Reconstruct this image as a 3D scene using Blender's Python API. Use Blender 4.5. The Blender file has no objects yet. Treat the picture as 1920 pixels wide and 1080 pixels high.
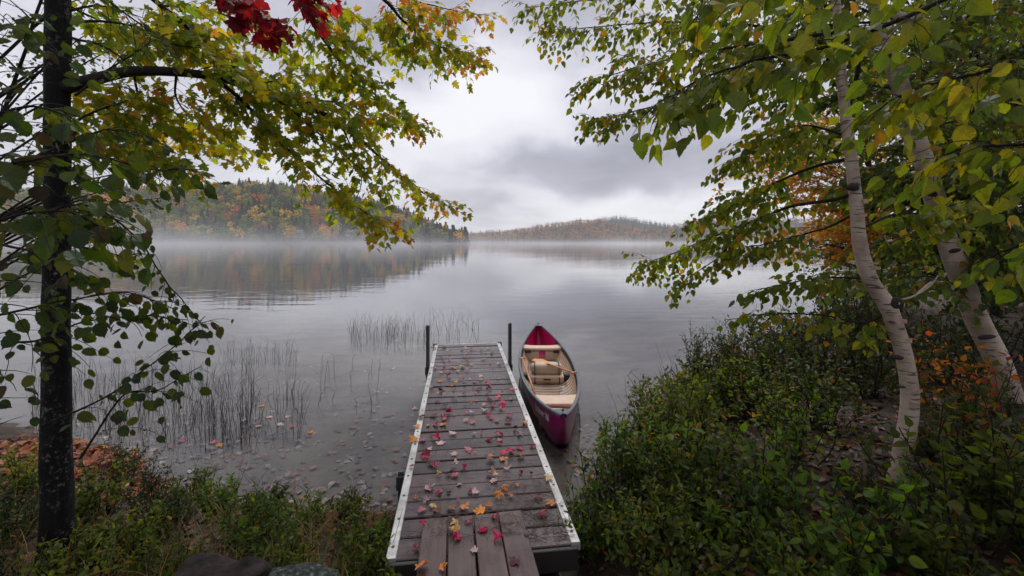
import bpy, math, random
import numpy as np
from mathutils import Matrix, Vector, noise as mnoise

R = math.radians
sc = bpy.context.scene
col = sc.collection
rng = np.random.default_rng(11)
random.seed(11)

# ------------------------------------------------------------------ camera
CAMZ = 2.3          # eye height above the water
F = 800.0           # focal length in pixels of the 1920 px photograph
HY = 451.0          # row of the horizon
cam_d = bpy.data.cameras.new('camera')
cam = bpy.data.objects.new('camera', cam_d); col.objects.link(cam)
cam.location = (0, 0, CAMZ); cam.rotation_euler = (R(90), 0, 0)
cam_d.sensor_width = 36; cam_d.lens = 36 * F / 1920
cam_d.shift_y = -(540 - HY) / 1920
cam_d.clip_start = 0.05; cam_d.clip_end = 4000
sc.camera = cam

# ------------------------------------------------------------------ render + view
sc.render.engine = 'CYCLES'
sc.view_settings.view_transform = 'Standard'
sc.view_settings.look = 'None'
sc.view_settings.exposure = 0.72
sc.view_settings.gamma = 1.0
cy = sc.cycles
cy.use_denoising = True
try:
    cy.denoiser = 'OPENIMAGEDENOISE'
except Exception:
    pass
cy.max_bounces = 7; cy.diffuse_bounces = 3; cy.glossy_bounces = 3
cy.transmission_bounces = 5; cy.transparent_max_bounces = 12; cy.volume_bounces = 1
cy.use_adaptive_sampling = True; cy.adaptive_threshold = 0.02
cy.caustics_reflective = False; cy.caustics_refractive = False
cy.sample_clamp_indirect = 4.0

# ------------------------------------------------------------------ node helpers
def nd(nt, typ, ins=None, **props):
    n = nt.nodes.new(typ)
    for k, v in props.items():
        setattr(n, k, v)
    if ins:
        for k, v in ins.items():
            s = n.inputs[k]
            if hasattr(v, 'is_output') or isinstance(v, bpy.types.NodeSocket):
                nt.links.new(v, s)
            else:
                s.default_value = v
    return n

def ramp(nt, fac, stops, interp='LINEAR'):
    n = nt.nodes.new('ShaderNodeValToRGB')
    cr = n.color_ramp; cr.interpolation = interp
    while len(cr.elements) > 1:
        cr.elements.remove(cr.elements[-1])
    cr.elements[0].position = stops[0][0]
    cr.elements[0].color = c4(stops[0][1])
    for p, c in stops[1:]:
        e = cr.elements.new(p); e.color = c4(c)
    nt.links.new(fac, n.inputs['Fac'])
    return n.outputs['Color']

def c4(c):
    if isinstance(c, (int, float)):
        return (c, c, c, 1)
    return tuple(c)[:3] + (1,)

def mth(nt, op, a, b=None, clamp=False):
    n = nt.nodes.new('ShaderNodeMath'); n.operation = op; n.use_clamp = clamp
    for i, v in enumerate((a, b)):
        if v is None:
            continue
        if isinstance(v, bpy.types.NodeSocket):
            nt.links.new(v, n.inputs[i])
        else:
            n.inputs[i].default_value = v
    return n.outputs[0]

def mixc(nt, fac, a, b, blend='MIX'):
    n = nt.nodes.new('ShaderNodeMix'); n.data_type = 'RGBA'; n.blend_type = blend
    for i, v in ((0, fac), (6, a), (7, b)):
        s = n.inputs[i]
        if isinstance(v, bpy.types.NodeSocket):
            nt.links.new(v, s)
        else:
            s.default_value = v if i == 0 else c4(v)
    return n.outputs[2]

# ------------------------------------------------------------------ sky: overcast, broken grey cloud
SUN_EL, SUN_AZ = R(58), R(18)     # behind the cloud, ahead of the camera and to the right
w = bpy.data.worlds.new('World'); sc.world = w; w.use_nodes = True
nt = w.node_tree; nt.nodes.clear()
sky = nd(nt, 'ShaderNodeTexSky', sky_type='NISHITA', sun_disc=False, sun_elevation=SUN_EL, sun_rotation=SUN_AZ)
tc = nd(nt, 'ShaderNodeTexCoord')
sep = nd(nt, 'ShaderNodeSeparateXYZ', {0: tc.outputs['Generated']})
zz = mth(nt, 'MAXIMUM', sep.outputs[2], 0.0)
den = mth(nt, 'ADD', zz, 0.22)
px_ = mth(nt, 'DIVIDE', sep.outputs[0], den)
py_ = mth(nt, 'DIVIDE', sep.outputs[1], den)
pl = nd(nt, 'ShaderNodeCombineXYZ', {0: px_, 1: py_, 2: 0.0})
n1 = nd(nt, 'ShaderNodeTexNoise', {'Vector': pl.outputs[0], 'Scale': 0.75, 'Detail': 6.0, 'Roughness': 0.5, 'Distortion': 0.5}, noise_dimensions='3D')
n2 = nd(nt, 'ShaderNodeTexNoise', {'Vector': pl.outputs[0], 'Scale': 2.6, 'Detail': 6.0, 'Roughness': 0.55, 'Distortion': 0.6})
dn = nd(nt, 'ShaderNodeTexNoise', {'Vector': tc.outputs['Generated'], 'Scale': 5.0, 'Detail': 4.0})
dsub = nd(nt, 'ShaderNodeVectorMath', {0: dn.outputs['Color'], 1: (0.5, 0.5, 0.5)}, operation='SUBTRACT')
dscl = nd(nt, 'ShaderNodeVectorMath', {0: dsub.outputs[0], 'Scale': 0.16}, operation='SCALE')
dirw = nd(nt, 'ShaderNodeVectorMath', {0: tc.outputs['Generated'], 1: dscl.outputs[0]}, operation='ADD')
def bank(px, py, sx, sz):
    """a cloud bank in the direction of pixel (px, py): soft lens, sx wide and sz high"""
    c = Vector(((px - 960) / F, 1, (HY - py) / F)).normalized()
    s = nd(nt, 'ShaderNodeVectorMath', {0: dirw.outputs[0], 1: tuple(c)}, operation='SUBTRACT')
    m = nd(nt, 'ShaderNodeVectorMath', {0: s.outputs[0], 1: (1 / sx, 1 / 0.6, 1 / sz)}, operation='MULTIPLY')
    l = nd(nt, 'ShaderNodeVectorMath', {0: m.outputs[0]}, operation='LENGTH')
    mr = nd(nt, 'ShaderNodeMapRange', {'Value': l.outputs['Value'], 'From Min': 0.15, 'From Max': 1.0, 'To Min': 1.0, 'To Max': 0.0}, interpolation_type='SMOOTHSTEP')
    return mr.outputs[0]
v = mth(nt, 'ADD', mth(nt, 'MULTIPLY', n1.outputs['Fac'], 0.6), mth(nt, 'MULTIPLY', n2.outputs['Fac'], 0.4))
v = mth(nt, 'ADD', mth(nt, 'MULTIPLY', mth(nt, 'SUBTRACT', v, 0.5), 1.15), 0.49)
for (bx, by, sx, sz, k) in ((1120, 308, 0.40, 0.085, -0.30), (880, 390, 0.20, 0.06, -0.12), (1200, 383, 0.34, 0.055, 0.30),
                            (850, 205, 0.36, 0.15, 0.28), (930, 110, 0.22, 0.14, 0.14), (740, 120, 0.20, 0.08, -0.14), (600, 300, 0.3, 0.12, 0.16),
                            (1230, 150, 0.25, 0.12, 0.02), (930, -30, 0.8, 0.20, -0.22), (640, 130, 0.35, 0.12, -0.10), (1330, 240, 0.25, 0.09, -0.10)):
    v = mth(nt, 'ADD', v, mth(nt, 'MULTIPLY', bank(bx, by, sx, sz), k))
clo = ramp(nt, v, [(0.10, (0.195, 0.192, 0.228)), (0.30, (0.28, 0.276, 0.322)), (0.44, (0.385, 0.380, 0.425)), (0.58, (0.50, 0.497, 0.535)), (0.78, (0.60, 0.60, 0.62))])
skys = nd(nt, 'ShaderNodeVectorMath', {0: sky.outputs[0], 'Scale': 0.10}, operation='SCALE')
mixsky = mixc(nt, 0.94, skys.outputs[0], clo)
bg = nd(nt, 'ShaderNodeBackground', {'Color': mixsky, 'Strength': 1.0})
wo = nd(nt, 'ShaderNodeOutputWorld', {'Surface': bg.outputs[0]})

# ------------------------------------------------------------------ sun, diffused by the overcast
sd = bpy.data.lights.new('sun', 'SUN'); sd.energy = 1.5; sd.angle = R(25); sd.color = (1.0, 0.965, 0.92)
so = bpy.data.objects.new('sun', sd); col.objects.link(so)
sdir = Vector((math.sin(SUN_AZ) * math.cos(SUN_EL), math.cos(SUN_AZ) * math.cos(SUN_EL), math.sin(SUN_EL)))
so.rotation_euler = (-sdir).to_track_quat('-Z', 'Y').to_euler()
so.location = (3, 10, 20)

# ------------------------------------------------------------------ geometry helpers
def W(x, y, Y):
    """the point at depth Y that the photograph shows at pixel (x, y)"""
    return np.array(((x - 960) * Y / F, Y, CAMZ - (y - HY) * Y / F))

def on_plane(x, y, Z):
    Y = F * (CAMZ - Z) / (y - HY)
    return np.array(((x - 960) * Y / F, Y, Z))

def project(P):
    P = np.atleast_2d(P)
    Y = np.maximum(P[:, 1], 1e-3)
    return 960 + P[:, 0] * F / Y, HY - (P[:, 2] - CAMZ) * F / Y

class TM:
    """collects triangles with a colour and leaf coordinates; build() links them as one mesh object"""
    def __init__(s):
        s.V, s.F, s.C, s.L, s.n = [], [], [], [], 0
    def add(s, V, Fc, c=(1, 1, 1), L=None):
        V = np.asarray(V, float).reshape(-1, 3); Fc = np.asarray(Fc, int).reshape(-1, 3)
        c = np.asarray(c, float)
        C = np.tile(c, (len(V), 1)) if c.ndim == 1 else c
        s.V.append(V); s.F.append(Fc + s.n); s.C.append(C)
        s.L.append(np.zeros((len(V), 3)) if L is None else L)
        s.n += len(V)
    def mesh(s, name, mat, smooth=True):
        me = bpy.data.meshes.new(name)
        V = np.concatenate(s.V); Fc = np.concatenate(s.F); C = np.concatenate(s.C); L = np.concatenate(s.L)
        me.vertices.add(len(V)); me.vertices.foreach_set('co', V.ravel())
        me.loops.add(len(Fc) * 3); me.loops.foreach_set('vertex_index', Fc.ravel().astype(np.int32))
        me.polygons.add(len(Fc)); me.polygons.foreach_set('loop_start', np.arange(0, len(Fc) * 3, 3, dtype=np.int32))
        me.polygons.foreach_set('use_smooth', np.full(len(Fc), smooth, dtype=bool))
        a = me.color_attributes.new('Col', 'FLOAT_COLOR', 'POINT')
        a.data.foreach_set('color', np.concatenate([C, np.ones((len(C), 1))], 1).ravel().astype(np.float32))
        b = me.attributes.new('lv', 'FLOAT_VECTOR', 'POINT')
        b.data.foreach_set('vector', L.ravel().astype(np.float32))
        me.update(calc_edges=True); me.validate()
        if mat:
            me.materials.append(mat)
        return me
    def build(s, name, mat, parent=None, smooth=True):
        return link(name, s.mesh(name, mat, smooth), parent)

def link(name, data, parent=None):
    o = bpy.data.objects.new(name, data); col.objects.link(o)
    if parent is not None:
        o.parent = parent
    return o

def empty(name, loc=(0, 0, 0)):
    o = bpy.data.objects.new(name, None); col.objects.link(o)
    o.location = tuple(loc); o.empty_display_size = 0.1
    return o

def tag(o, label=None, cat=None, group=None, kind=None):
    if label: o['label'] = label
    if cat: o['category'] = cat
    if group: o['group'] = group
    if kind: o['kind'] = kind
    return o

def local(o_parent, V):
    return np.asarray(V, float) - np.array(o_parent.location)

def unit(v):
    v = np.asarray(v, float); n = np.linalg.norm(v, axis=-1, keepdims=True)
    return v / np.maximum(n, 1e-9)

def smooth_path(pts, n):
    """Catmull-Rom through the points, n samples"""
    P = np.asarray(pts, float)
    if len(P) == 2:
        t = np.linspace(0, 1, n)[:, None]
        return P[0] * (1 - t) + P[1] * t
    Q = np.vstack([2 * P[0] - P[1], P, 2 * P[-1] - P[-2]])
    m = len(P) - 1
    out = []
    for u in np.linspace(0, m - 1e-6, n):
        i = int(u); t = u - i
        a, b, c, d = Q[i], Q[i + 1], Q[i + 2], Q[i + 3]
        out.append(0.5 * ((2 * b) + (-a + c) * t + (2 * a - 5 * b + 4 * c - d) * t * t + (-a + 3 * b - 3 * c + d) * t ** 3))
    return np.array(out)

def tube(P, rad, k=6, cap=True):
    P = np.asarray(P, float); n = len(P)
    rad = np.full(n, rad) if np.isscalar(rad) else np.asarray(rad, float)
    T = unit(np.gradient(P, axis=0))
    up = np.array((0, 0, 1.0)) if abs(T[0][2]) < 0.9 else np.array((1.0, 0, 0))
    a = unit(np.cross(T[0], up))
    V = []
    ang = np.arange(k) * 2 * math.pi / k
    for i in range(n):
        a = unit(a - T[i] * np.dot(a, T[i])); b = np.cross(T[i], a)
        V.append(P[i] + rad[i] * (np.cos(ang)[:, None] * a + np.sin(ang)[:, None] * b))
    V = np.concatenate(V)
    j = np.arange(k); j2 = (j + 1) % k
    Fc = []
    for i in range(n - 1):
        o = i * k
        Fc.append(np.stack([o + j, o + j2, o + k + j2], 1)); Fc.append(np.stack([o + j, o + k + j2, o + k + j], 1))
    Fc = np.concatenate(Fc)
    if cap:
        V = np.vstack([V, P[:1], P[-1:]])
        Fc = np.vstack([Fc, np.stack([j2, j, np.full(k, n * k)], 1), np.stack([(n - 1) * k + j, (n - 1) * k + j2, np.full(k, n * k + 1)], 1)])
    return V, Fc

def box(x0, x1, y0, y1, z0, z1, ch=0.0):
    """box with chamfered long edges (ch) as a prism along x with an octagonal section"""
    if ch <= 0:
        V = [(x, y, z) for x in (x0, x1) for y in (y0, y1) for z in (z0, z1)]
        Q = [(0, 1, 3, 2), (4, 6, 7, 5), (0, 4, 5, 1), (2, 3, 7, 6), (0, 2, 6, 4), (1, 5, 7, 3)]
        Fc = [t for q in Q for t in ((q[0], q[1], q[2]), (q[0], q[2], q[3]))]
        return np.array(V, float), np.array(Fc)
    sec = [(y0 + ch, z0), (y1 - ch, z0), (y1, z0 + ch), (y1, z1 - ch), (y1 - ch, z1), (y0 + ch, z1), (y0, z1 - ch), (y0, z0 + ch)]
    V = [(x0, a, b) for a, b in sec] + [(x1, a, b) for a, b in sec]
    Fc = []
    for i in range(8):
        j = (i + 1) % 8
        Fc += [(i, j, 8 + j), (i, 8 + j, 8 + i)]
    for i in range(1, 7):
        Fc += [(0, i + 1, i), (8, 8 + i, 8 + i + 1)]
    return np.array(V, float), np.array(Fc)

def frame_rot(d, n):
    """rotation matrices with the leaf's axis (y) along d and its face (z) near n"""
    d = unit(d); x = unit(np.cross(d, n)); z = np.cross(x, d)
    return np.stack([x, d, z], -1)

# ------------------------------------------------------------------ materials
def new_mat(name):
    m = bpy.data.materials.new(name); m.use_nodes = True
    m.node_tree.nodes.clear()
    return m, m.node_tree

def finish(nt, sh):
    o = nd(nt, 'ShaderNodeOutputMaterial'); nt.links.new(sh, o.inputs['Surface'])

def plain(name, c, rough=0.6, spec=0.5, var=0.15, scale=8.0, bump=0.0, bscale=40.0, metallic=0.0, use_obj=False):
    m, nt = new_mat(name)
    tc = nd(nt, 'ShaderNodeTexCoord')
    n = nd(nt, 'ShaderNodeTexNoise', {'Vector': tc.outputs['Object'], 'Scale': scale, 'Detail': 5.0, 'Roughness': 0.6})
    lo = tuple(x * (1 - var) for x in c); hi = tuple(min(1, x * (1 + var)) for x in c)
    cc = ramp(nt, n.outputs['Fac'], [(0.3, lo), (0.7, hi)])
    if use_obj:
        oi = nd(nt, 'ShaderNodeObjectInfo'); cc = mixc(nt, 1.0, cc, oi.outputs['Color'], 'MULTIPLY')
    b = nd(nt, 'ShaderNodeBsdfPrincipled', {'Base Color': cc, 'Roughness': rough, 'Metallic': metallic, 'Specular IOR Level': spec})
    if bump:
        n2 = nd(nt, 'ShaderNodeTexNoise', {'Vector': tc.outputs['Object'], 'Scale': bscale, 'Detail': 4.0})
        bp = nd(nt, 'ShaderNodeBump', {'Strength': bump, 'Distance': 0.01, 'Height': n2.outputs['Fac']})
        nt.links.new(bp.outputs[0], b.inputs['Normal'])
    finish(nt, b.outputs[0])
    return m

def leaf_mat(name, trans=0.62, rough=0.42, spec=0.3, veins=True, tint=(1.45, 1.4, 0.55)):
    m, nt = new_mat(name)
    at = nd(nt, 'ShaderNodeAttribute', attribute_name='Col')
    oi = nd(nt, 'ShaderNodeObjectInfo')
    c = mixc(nt, 1.0, at.outputs['Color'], oi.outputs['Color'], 'MULTIPLY')
    tc = nd(nt, 'ShaderNodeTexCoord')
    nz = nd(nt, 'ShaderNodeTexNoise', {'Vector': tc.outputs['Object'], 'Scale': 30.0, 'Detail': 3.0})
    c = mixc(nt, 1.0, c, ramp(nt, nz.outputs['Fac'], [(0.3, (0.78, 0.78, 0.78)), (0.7, (1.15, 1.15, 1.15))]), 'MULTIPLY')
    if veins:
        lv = nd(nt, 'ShaderNodeAttribute', attribute_name='lv')
        s = nd(nt, 'ShaderNodeSeparateXYZ', {0: lv.outputs['Vector']})
        ax = mth(nt, 'ABSOLUTE', s.outputs[0])
        mid = mth(nt, 'LESS_THAN', ax, 0.018)
        q = mth(nt, 'FRACT', mth(nt, 'MULTIPLY', mth(nt, 'SUBTRACT', s.outputs[1], mth(nt, 'MULTIPLY', ax, 0.9)), 7.0))
        side = mth(nt, 'LESS_THAN', q, 0.10)
        vn = mth(nt, 'MAXIMUM', mid, mth(nt, 'MULTIPLY', side, 0.55))
        # brown blotches and yellowed edges, different on every leaf
        o1 = nd(nt, 'ShaderNodeVectorMath', {0: at.outputs['Color'], 'Scale': 90.0}, operation='SCALE')
        o2 = nd(nt, 'ShaderNodeVectorMath', {0: oi.outputs['Color'], 'Scale': 130.0}, operation='SCALE')
        o3 = nd(nt, 'ShaderNodeVectorMath', {0: o1.outputs[0], 1: o2.outputs[0]}, operation='ADD')
        o4 = nd(nt, 'ShaderNodeVectorMath', {0: lv.outputs['Vector'], 1: o3.outputs[0]}, operation='ADD')
        sp = nd(nt, 'ShaderNodeTexNoise', {'Vector': o4.outputs[0], 'Scale': 5.0, 'Detail': 4.0, 'Roughness': 0.65})
        c = mixc(nt, mth(nt, 'MULTIPLY', vn, 0.35), c, mixc(nt, 1.0, c, (1.5, 1.5, 1.4), 'MULTIPLY'))
        c = mixc(nt, ramp(nt, sp.outputs['Fac'], [(0.52, 0.0), (0.66, 0.35), (0.72, 0.75)]), c, mixc(nt, 1.0, c, (0.75, 0.42, 0.5), 'MULTIPLY'))
    p = nd(nt, 'ShaderNodeBsdfPrincipled', {'Base Color': c, 'Roughness': rough, 'Specular IOR Level': spec})
    t = nd(nt, 'ShaderNodeBsdfTranslucent', {'Color': mixc(nt, 1.0, c, tint, 'MULTIPLY')})
    mx = nd(nt, 'ShaderNodeMixShader', {0: trans, 1: p.outputs[0], 2: t.outputs[0]})
    finish(nt, mx.outputs[0])
    return m

M = {}
M['leaf'] = leaf_mat('leaf')
M['litter'] = leaf_mat('litter_leaf', trans=0.15, rough=0.5, spec=0.28, tint=(1, 1, 1))
M['far_leaf'] = leaf_mat('far_foliage', trans=0.15, rough=0.7, spec=0.1, veins=False, tint=(1, 1, 0.8))
M['grass'] = leaf_mat('grass_blade', trans=0.3, veins=False)

def bark_mat(name, c0, c1, lichen=None, scale=14.0, bump=0.8):
    m, nt = new_mat(name)
    tc = nd(nt, 'ShaderNodeTexCoord')
    mp = nd(nt, 'ShaderNodeMapping', {'Vector': tc.outputs['Object'], 'Scale': (1, 1, 0.22)})
    n = nd(nt, 'ShaderNodeTexNoise', {'Vector': mp.outputs[0], 'Scale': scale * 2, 'Detail': 8.0, 'Roughness': 0.7})
    vo = nd(nt, 'ShaderNodeTexVoronoi', {'Vector': mp.outputs[0], 'Scale': scale * 2.2}, feature='DISTANCE_TO_EDGE')
    c = ramp(nt, n.outputs['Fac'], [(0.3, c0), (0.7, c1)])
    if lichen:
        ln = nd(nt, 'ShaderNodeTexNoise', {'Vector': tc.outputs['Object'], 'Scale': 38.0, 'Detail': 8.0, 'Roughness': 0.75})
        ln2 = nd(nt, 'ShaderNodeTexNoise', {'Vector': tc.outputs['Object'], 'Scale': 5.0, 'Detail': 3.0})
        f = mth(nt, 'MULTIPLY', ramp(nt, ln.outputs['Fac'], [(0.54, 0.0), (0.62, 1.0)]), ramp(nt, ln2.outputs['Fac'], [(0.45, 0.0), (0.6, 1.0)]))
        c = mixc(nt, f, c, lichen)
    h = mth(nt, 'ADD', mth(nt, 'MULTIPLY', vo.outputs['Distance'], 0.6), n.outputs['Fac'])
    bp = nd(nt, 'ShaderNodeBump', {'Strength': bump, 'Distance': 0.012, 'Height': h})
    b = nd(nt, 'ShaderNodeBsdfPrincipled', {'Base Color': c, 'Roughness': 0.8, 'Specular IOR Level': 0.15, 'Normal': bp.outputs[0]})
    finish(nt, b.outputs[0])
    return m
M['maple_bark'] = bark_mat('maple_bark', (0.003, 0.003, 0.003), (0.011, 0.010, 0.010), lichen=(0.14, 0.145, 0.14))
M['twig'] = bark_mat('twig_bark', (0.012, 0.010, 0.009), (0.035, 0.027, 0.022), scale=30)

def birch_mat():
    m, nt = new_mat('birch_bark')
    tc = nd(nt, 'ShaderNodeTexCoord')
    n = nd(nt, 'ShaderNodeTexNoise', {'Vector': tc.outputs['Object'], 'Scale': 6.0, 'Detail': 7.0, 'Roughness': 0.6})
    c = ramp(nt, n.outputs['Fac'], [(0.25, (0.20, 0.145, 0.11)), (0.5, (0.40, 0.31, 0.25)), (0.75, (0.55, 0.455, 0.385))])
    # short dark lenticels lying across the trunk
    mp = nd(nt, 'ShaderNodeMapping', {'Vector': tc.outputs['Object'], 'Scale': (9, 9, 75)})
    l = nd(nt, 'ShaderNodeTexNoise', {'Vector': mp.outputs[0], 'Scale': 1.0, 'Detail': 2.0, 'Roughness': 0.5})
    f = ramp(nt, l.outputs['Fac'], [(0.61, 0.0), (0.66, 1.0)])
    c = mixc(nt, mth(nt, 'MULTIPLY', f, 0.85), c, (0.035, 0.026, 0.024))
    # larger dark scars
    mp2 = nd(nt, 'ShaderNodeMapping', {'Vector': tc.outputs['Object'], 'Scale': (5, 5, 16)})
    l2 = nd(nt, 'ShaderNodeTexNoise', {'Vector': mp2.outputs[0], 'Scale': 1.0, 'Detail': 5.0, 'Roughness': 0.65})
    f2 = ramp(nt, l2.outputs['Fac'], [(0.62, 0.0), (0.70, 1.0)])
    c = mixc(nt, f2, c, (0.03, 0.024, 0.022))
    pe = nd(nt, 'ShaderNodeTexNoise', {'Vector': mp2.outputs[0], 'Scale': 0.5, 'Detail': 6.0})
    c = mixc(nt, ramp(nt, pe.outputs['Fac'], [(0.55, 0.0), (0.75, 0.6)]), c, (0.40, 0.24, 0.17))
    bp = nd(nt, 'ShaderNodeBump', {'Strength': 0.5, 'Distance': 0.006, 'Height': mth(nt, 'SUBTRACT', n.outputs['Fac'], f)})
    b = nd(nt, 'ShaderNodeBsdfPrincipled', {'Base Color': c, 'Roughness': 0.55, 'Specular IOR Level': 0.35, 'Normal': bp.outputs[0]})
    finish(nt, b.outputs[0])
    return m
M['birch'] = birch_mat()
M['scar'] = plain('dark_birch_scar', (0.018, 0.014, 0.013), rough=0.9, bump=0.6, bscale=60)

def wood_mat(name, c0, c1, axis=0, wet=True):
    m, nt = new_mat(name)
    tc = nd(nt, 'ShaderNodeTexCoord'); oi = nd(nt, 'ShaderNodeObjectInfo')
    off = nd(nt, 'ShaderNodeCombineXYZ', {0: mth(nt, 'MULTIPLY', oi.outputs['Random'], 37.0), 1: mth(nt, 'MULTIPLY', oi.outputs['Random'], 91.0), 2: 0.0})
    ad = nd(nt, 'ShaderNodeVectorMath', {0: tc.outputs['Object'], 1: off.outputs[0]}, operation='ADD')
    sc_ = (1.6, 34, 34) if axis == 0 else (34, 1.6, 34)
    mp = nd(nt, 'ShaderNodeMapping', {'Vector': ad.outputs[0], 'Scale': sc_})
    g = nd(nt, 'ShaderNodeTexNoise', {'Vector': mp.outputs[0], 'Scale': 1.0, 'Detail': 7.0, 'Roughness': 0.65, 'Distortion': 0.4})
    c = ramp(nt, g.outputs['Fac'], [(0.25, c0), (0.55, c1), (0.8, tuple(x * 1.35 for x in c1))])
    br = ramp(nt, oi.outputs['Random'], [(0.0, 0.55), (1.0, 1.35)])
    c = mixc(nt, 1.0, c, br, 'MULTIPLY')
    wn = nd(nt, 'ShaderNodeTexNoise', {'Vector': ad.outputs[0], 'Scale': 4.5, 'Detail': 4.0, 'Roughness': 0.55})
    rgh = ramp(nt, wn.outputs['Fac'], [(0.35, 0.20), (0.65, 0.42)]) if wet else 0.7
    bp = nd(nt, 'ShaderNodeBump', {'Strength': 0.45, 'Distance': 0.004, 'Height': g.outputs['Fac']})
    b = nd(nt, 'ShaderNodeBsdfPrincipled', {'Base Color': c, 'Roughness': rgh, 'Specular IOR Level': 0.5, 'Normal': bp.outputs[0]})
    finish(nt, b.outputs[0])
    return m
M['board'] = wood_mat('wet_weathered_board', (0.018, 0.0115, 0.0115), (0.054, 0.035, 0.035), 0)
M['plank'] = wood_mat('wet_brown_plank', (0.026, 0.015, 0.013), (0.062, 0.035, 0.031), 1)
M['beam'] = plain('dark_wet_timber', (0.022, 0.018, 0.017), rough=0.6, bump=0.4)

def alu_mat():
    m, nt = new_mat('scuffed_aluminium')
    tc = nd(nt, 'ShaderNodeTexCoord')
    n = nd(nt, 'ShaderNodeTexNoise', {'Vector': tc.outputs['Object'], 'Scale': 22.0, 'Detail': 8.0, 'Roughness': 0.7})
    n2 = nd(nt, 'ShaderNodeTexNoise', {'Vector': tc.outputs['Object'], 'Scale': 3.0, 'Detail': 4.0})
    c = ramp(nt, n.outputs['Fac'], [(0.28, (0.16, 0.15, 0.14)), (0.42, (0.44, 0.44, 0.43)), (0.7, (0.62, 0.62, 0.62))])
    c = mixc(nt, ramp(nt, n2.outputs['Fac'], [(0.38, 0.0), (0.70, 0.7)]), c, (0.17, 0.16, 0.13))
    b = nd(nt, 'ShaderNodeBsdfPrincipled', {'Base Color': c, 'Roughness': 0.42, 'Metallic': 0.25})
    finish(nt, b.outputs[0])
    return m
M['alu'] = alu_mat()
M['steel'] = plain('dark_galvanised_post', (0.055, 0.055, 0.06), rough=0.5, metallic=0.4)
M['black'] = plain('black_plastic', (0.012, 0.012, 0.014), rough=0.4)
M['hull'] = plain('burgundy_hull', (0.25, 0.009, 0.098), rough=0.3, var=0.12, scale=3)
M['crimson'] = plain('crimson_inner_hull', (0.50, 0.006, 0.095), rough=0.38, var=0.08, scale=3)
M['gunwale'] = plain('slate_vinyl_gunwale', (0.075, 0.085, 0.105), rough=0.33, var=0.2, scale=14)
M['tan'] = plain('tan_plastic', (0.56, 0.40, 0.285), rough=0.5, var=0.10, scale=9)
M['tan_dark'] = plain('brown_plastic', (0.045, 0.025, 0.018), rough=0.6)
M['cushion'] = plain('beige_cushion', (0.47, 0.355, 0.26), rough=0.65, var=0.1, bump=0.15)
M['paddle'] = plain('varnished_paddle_wood', (0.46, 0.20, 0.095), rough=0.35, var=0.2, scale=20)
M['blade'] = plain('orange_paddle_blade', (0.60, 0.24, 0.045), rough=0.4, var=0.15)
M['print'] = plain('white_lettering', (0.72, 0.70, 0.70), rough=0.5, var=0.03)
M['rock'] = plain('brown_grey_rock', (0.028, 0.021, 0.020), rough=0.85, spec=0.15, var=0.75, scale=9, bump=1.0, bscale=30)
def lichen_rock():
    m, nt = new_mat('lichen_rock')
    tc = nd(nt, 'ShaderNodeTexCoord')
    n = nd(nt, 'ShaderNodeTexNoise', {'Vector': tc.outputs['Object'], 'Scale': 45.0, 'Detail': 7.0, 'Roughness': 0.7})
    c = ramp(nt, n.outputs['Fac'], [(0.40, (0.012, 0.016, 0.014)), (0.56, (0.045, 0.055, 0.05)), (0.66, (0.16, 0.18, 0.17))])
    bp = nd(nt, 'ShaderNodeBump', {'Strength': 0.7, 'Distance': 0.01, 'Height': n.outputs['Fac']})
    b = nd(nt, 'ShaderNodeBsdfPrincipled', {'Base Color': c, 'Roughness': 0.9, 'Specular IOR Level': 0.15, 'Normal': bp.outputs[0]})
    finish(nt, b.outputs[0]); return m
M['lichen'] = lichen_rock()

def ground_mat():
    m, nt = new_mat('bank_and_lake_bed')
    tc = nd(nt, 'ShaderNodeTexCoord')
    s = nd(nt, 'ShaderNodeSeparateXYZ', {0: tc.outputs['Object']})
    n = nd(nt, 'ShaderNodeTexNoise', {'Vector': tc.outputs['Object'], 'Scale': 9.0, 'Detail': 8.0, 'Roughness': 0.7})
    n2 = nd(nt, 'ShaderNodeTexNoise', {'Vector': tc.outputs['Object'], 'Scale': 1.1, 'Detail': 4.0})
    land = ramp(nt, n.outputs['Fac'], [(0.3, (0.012, 0.009, 0.007)), (0.5, (0.032, 0.021, 0.014)), (0.7, (0.07, 0.042, 0.026))])
    bed = ramp(nt, n.outputs['Fac'], [(0.3, (0.045, 0.040, 0.034)), (0.7, (0.12, 0.105, 0.085))])
    bed = mixc(nt, ramp(nt, n2.outputs['Fac'], [(0.4, 0.0), (0.65, 0.8)]), bed, (0.17, 0.155, 0.115))
    deep_brighten = nd(nt, 'ShaderNodeMapRange', {'Value': s.outputs[2], 'From Min': -1.6, 'From Max': -0.45, 'To Min': 1.0, 'To Max': 0.0}, interpolation_type='SMOOTHSTEP')
    bed = mixc(nt, deep_brighten.outputs[0], bed, (0.205, 0.200, 0.225))  # deep bed painted pale to brighten the open water beyond its sky reflection
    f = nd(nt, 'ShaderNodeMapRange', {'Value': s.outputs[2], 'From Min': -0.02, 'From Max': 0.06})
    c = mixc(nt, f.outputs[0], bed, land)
    bp = nd(nt, 'ShaderNodeBump', {'Strength': 0.6, 'Distance': 0.03, 'Height': n.outputs['Fac']})
    b = nd(nt, 'ShaderNodeBsdfPrincipled', {'Base Color': c, 'Roughness': 0.8, 'Specular IOR Level': 0.25, 'Normal': bp.outputs[0]})
    finish(nt, b.outputs[0]); return m
M['ground'] = ground_mat()
M['hill'] = plain('forest_floor', (0.022, 0.026, 0.016), rough=0.95, var=0.4, scale=0.05)

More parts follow.
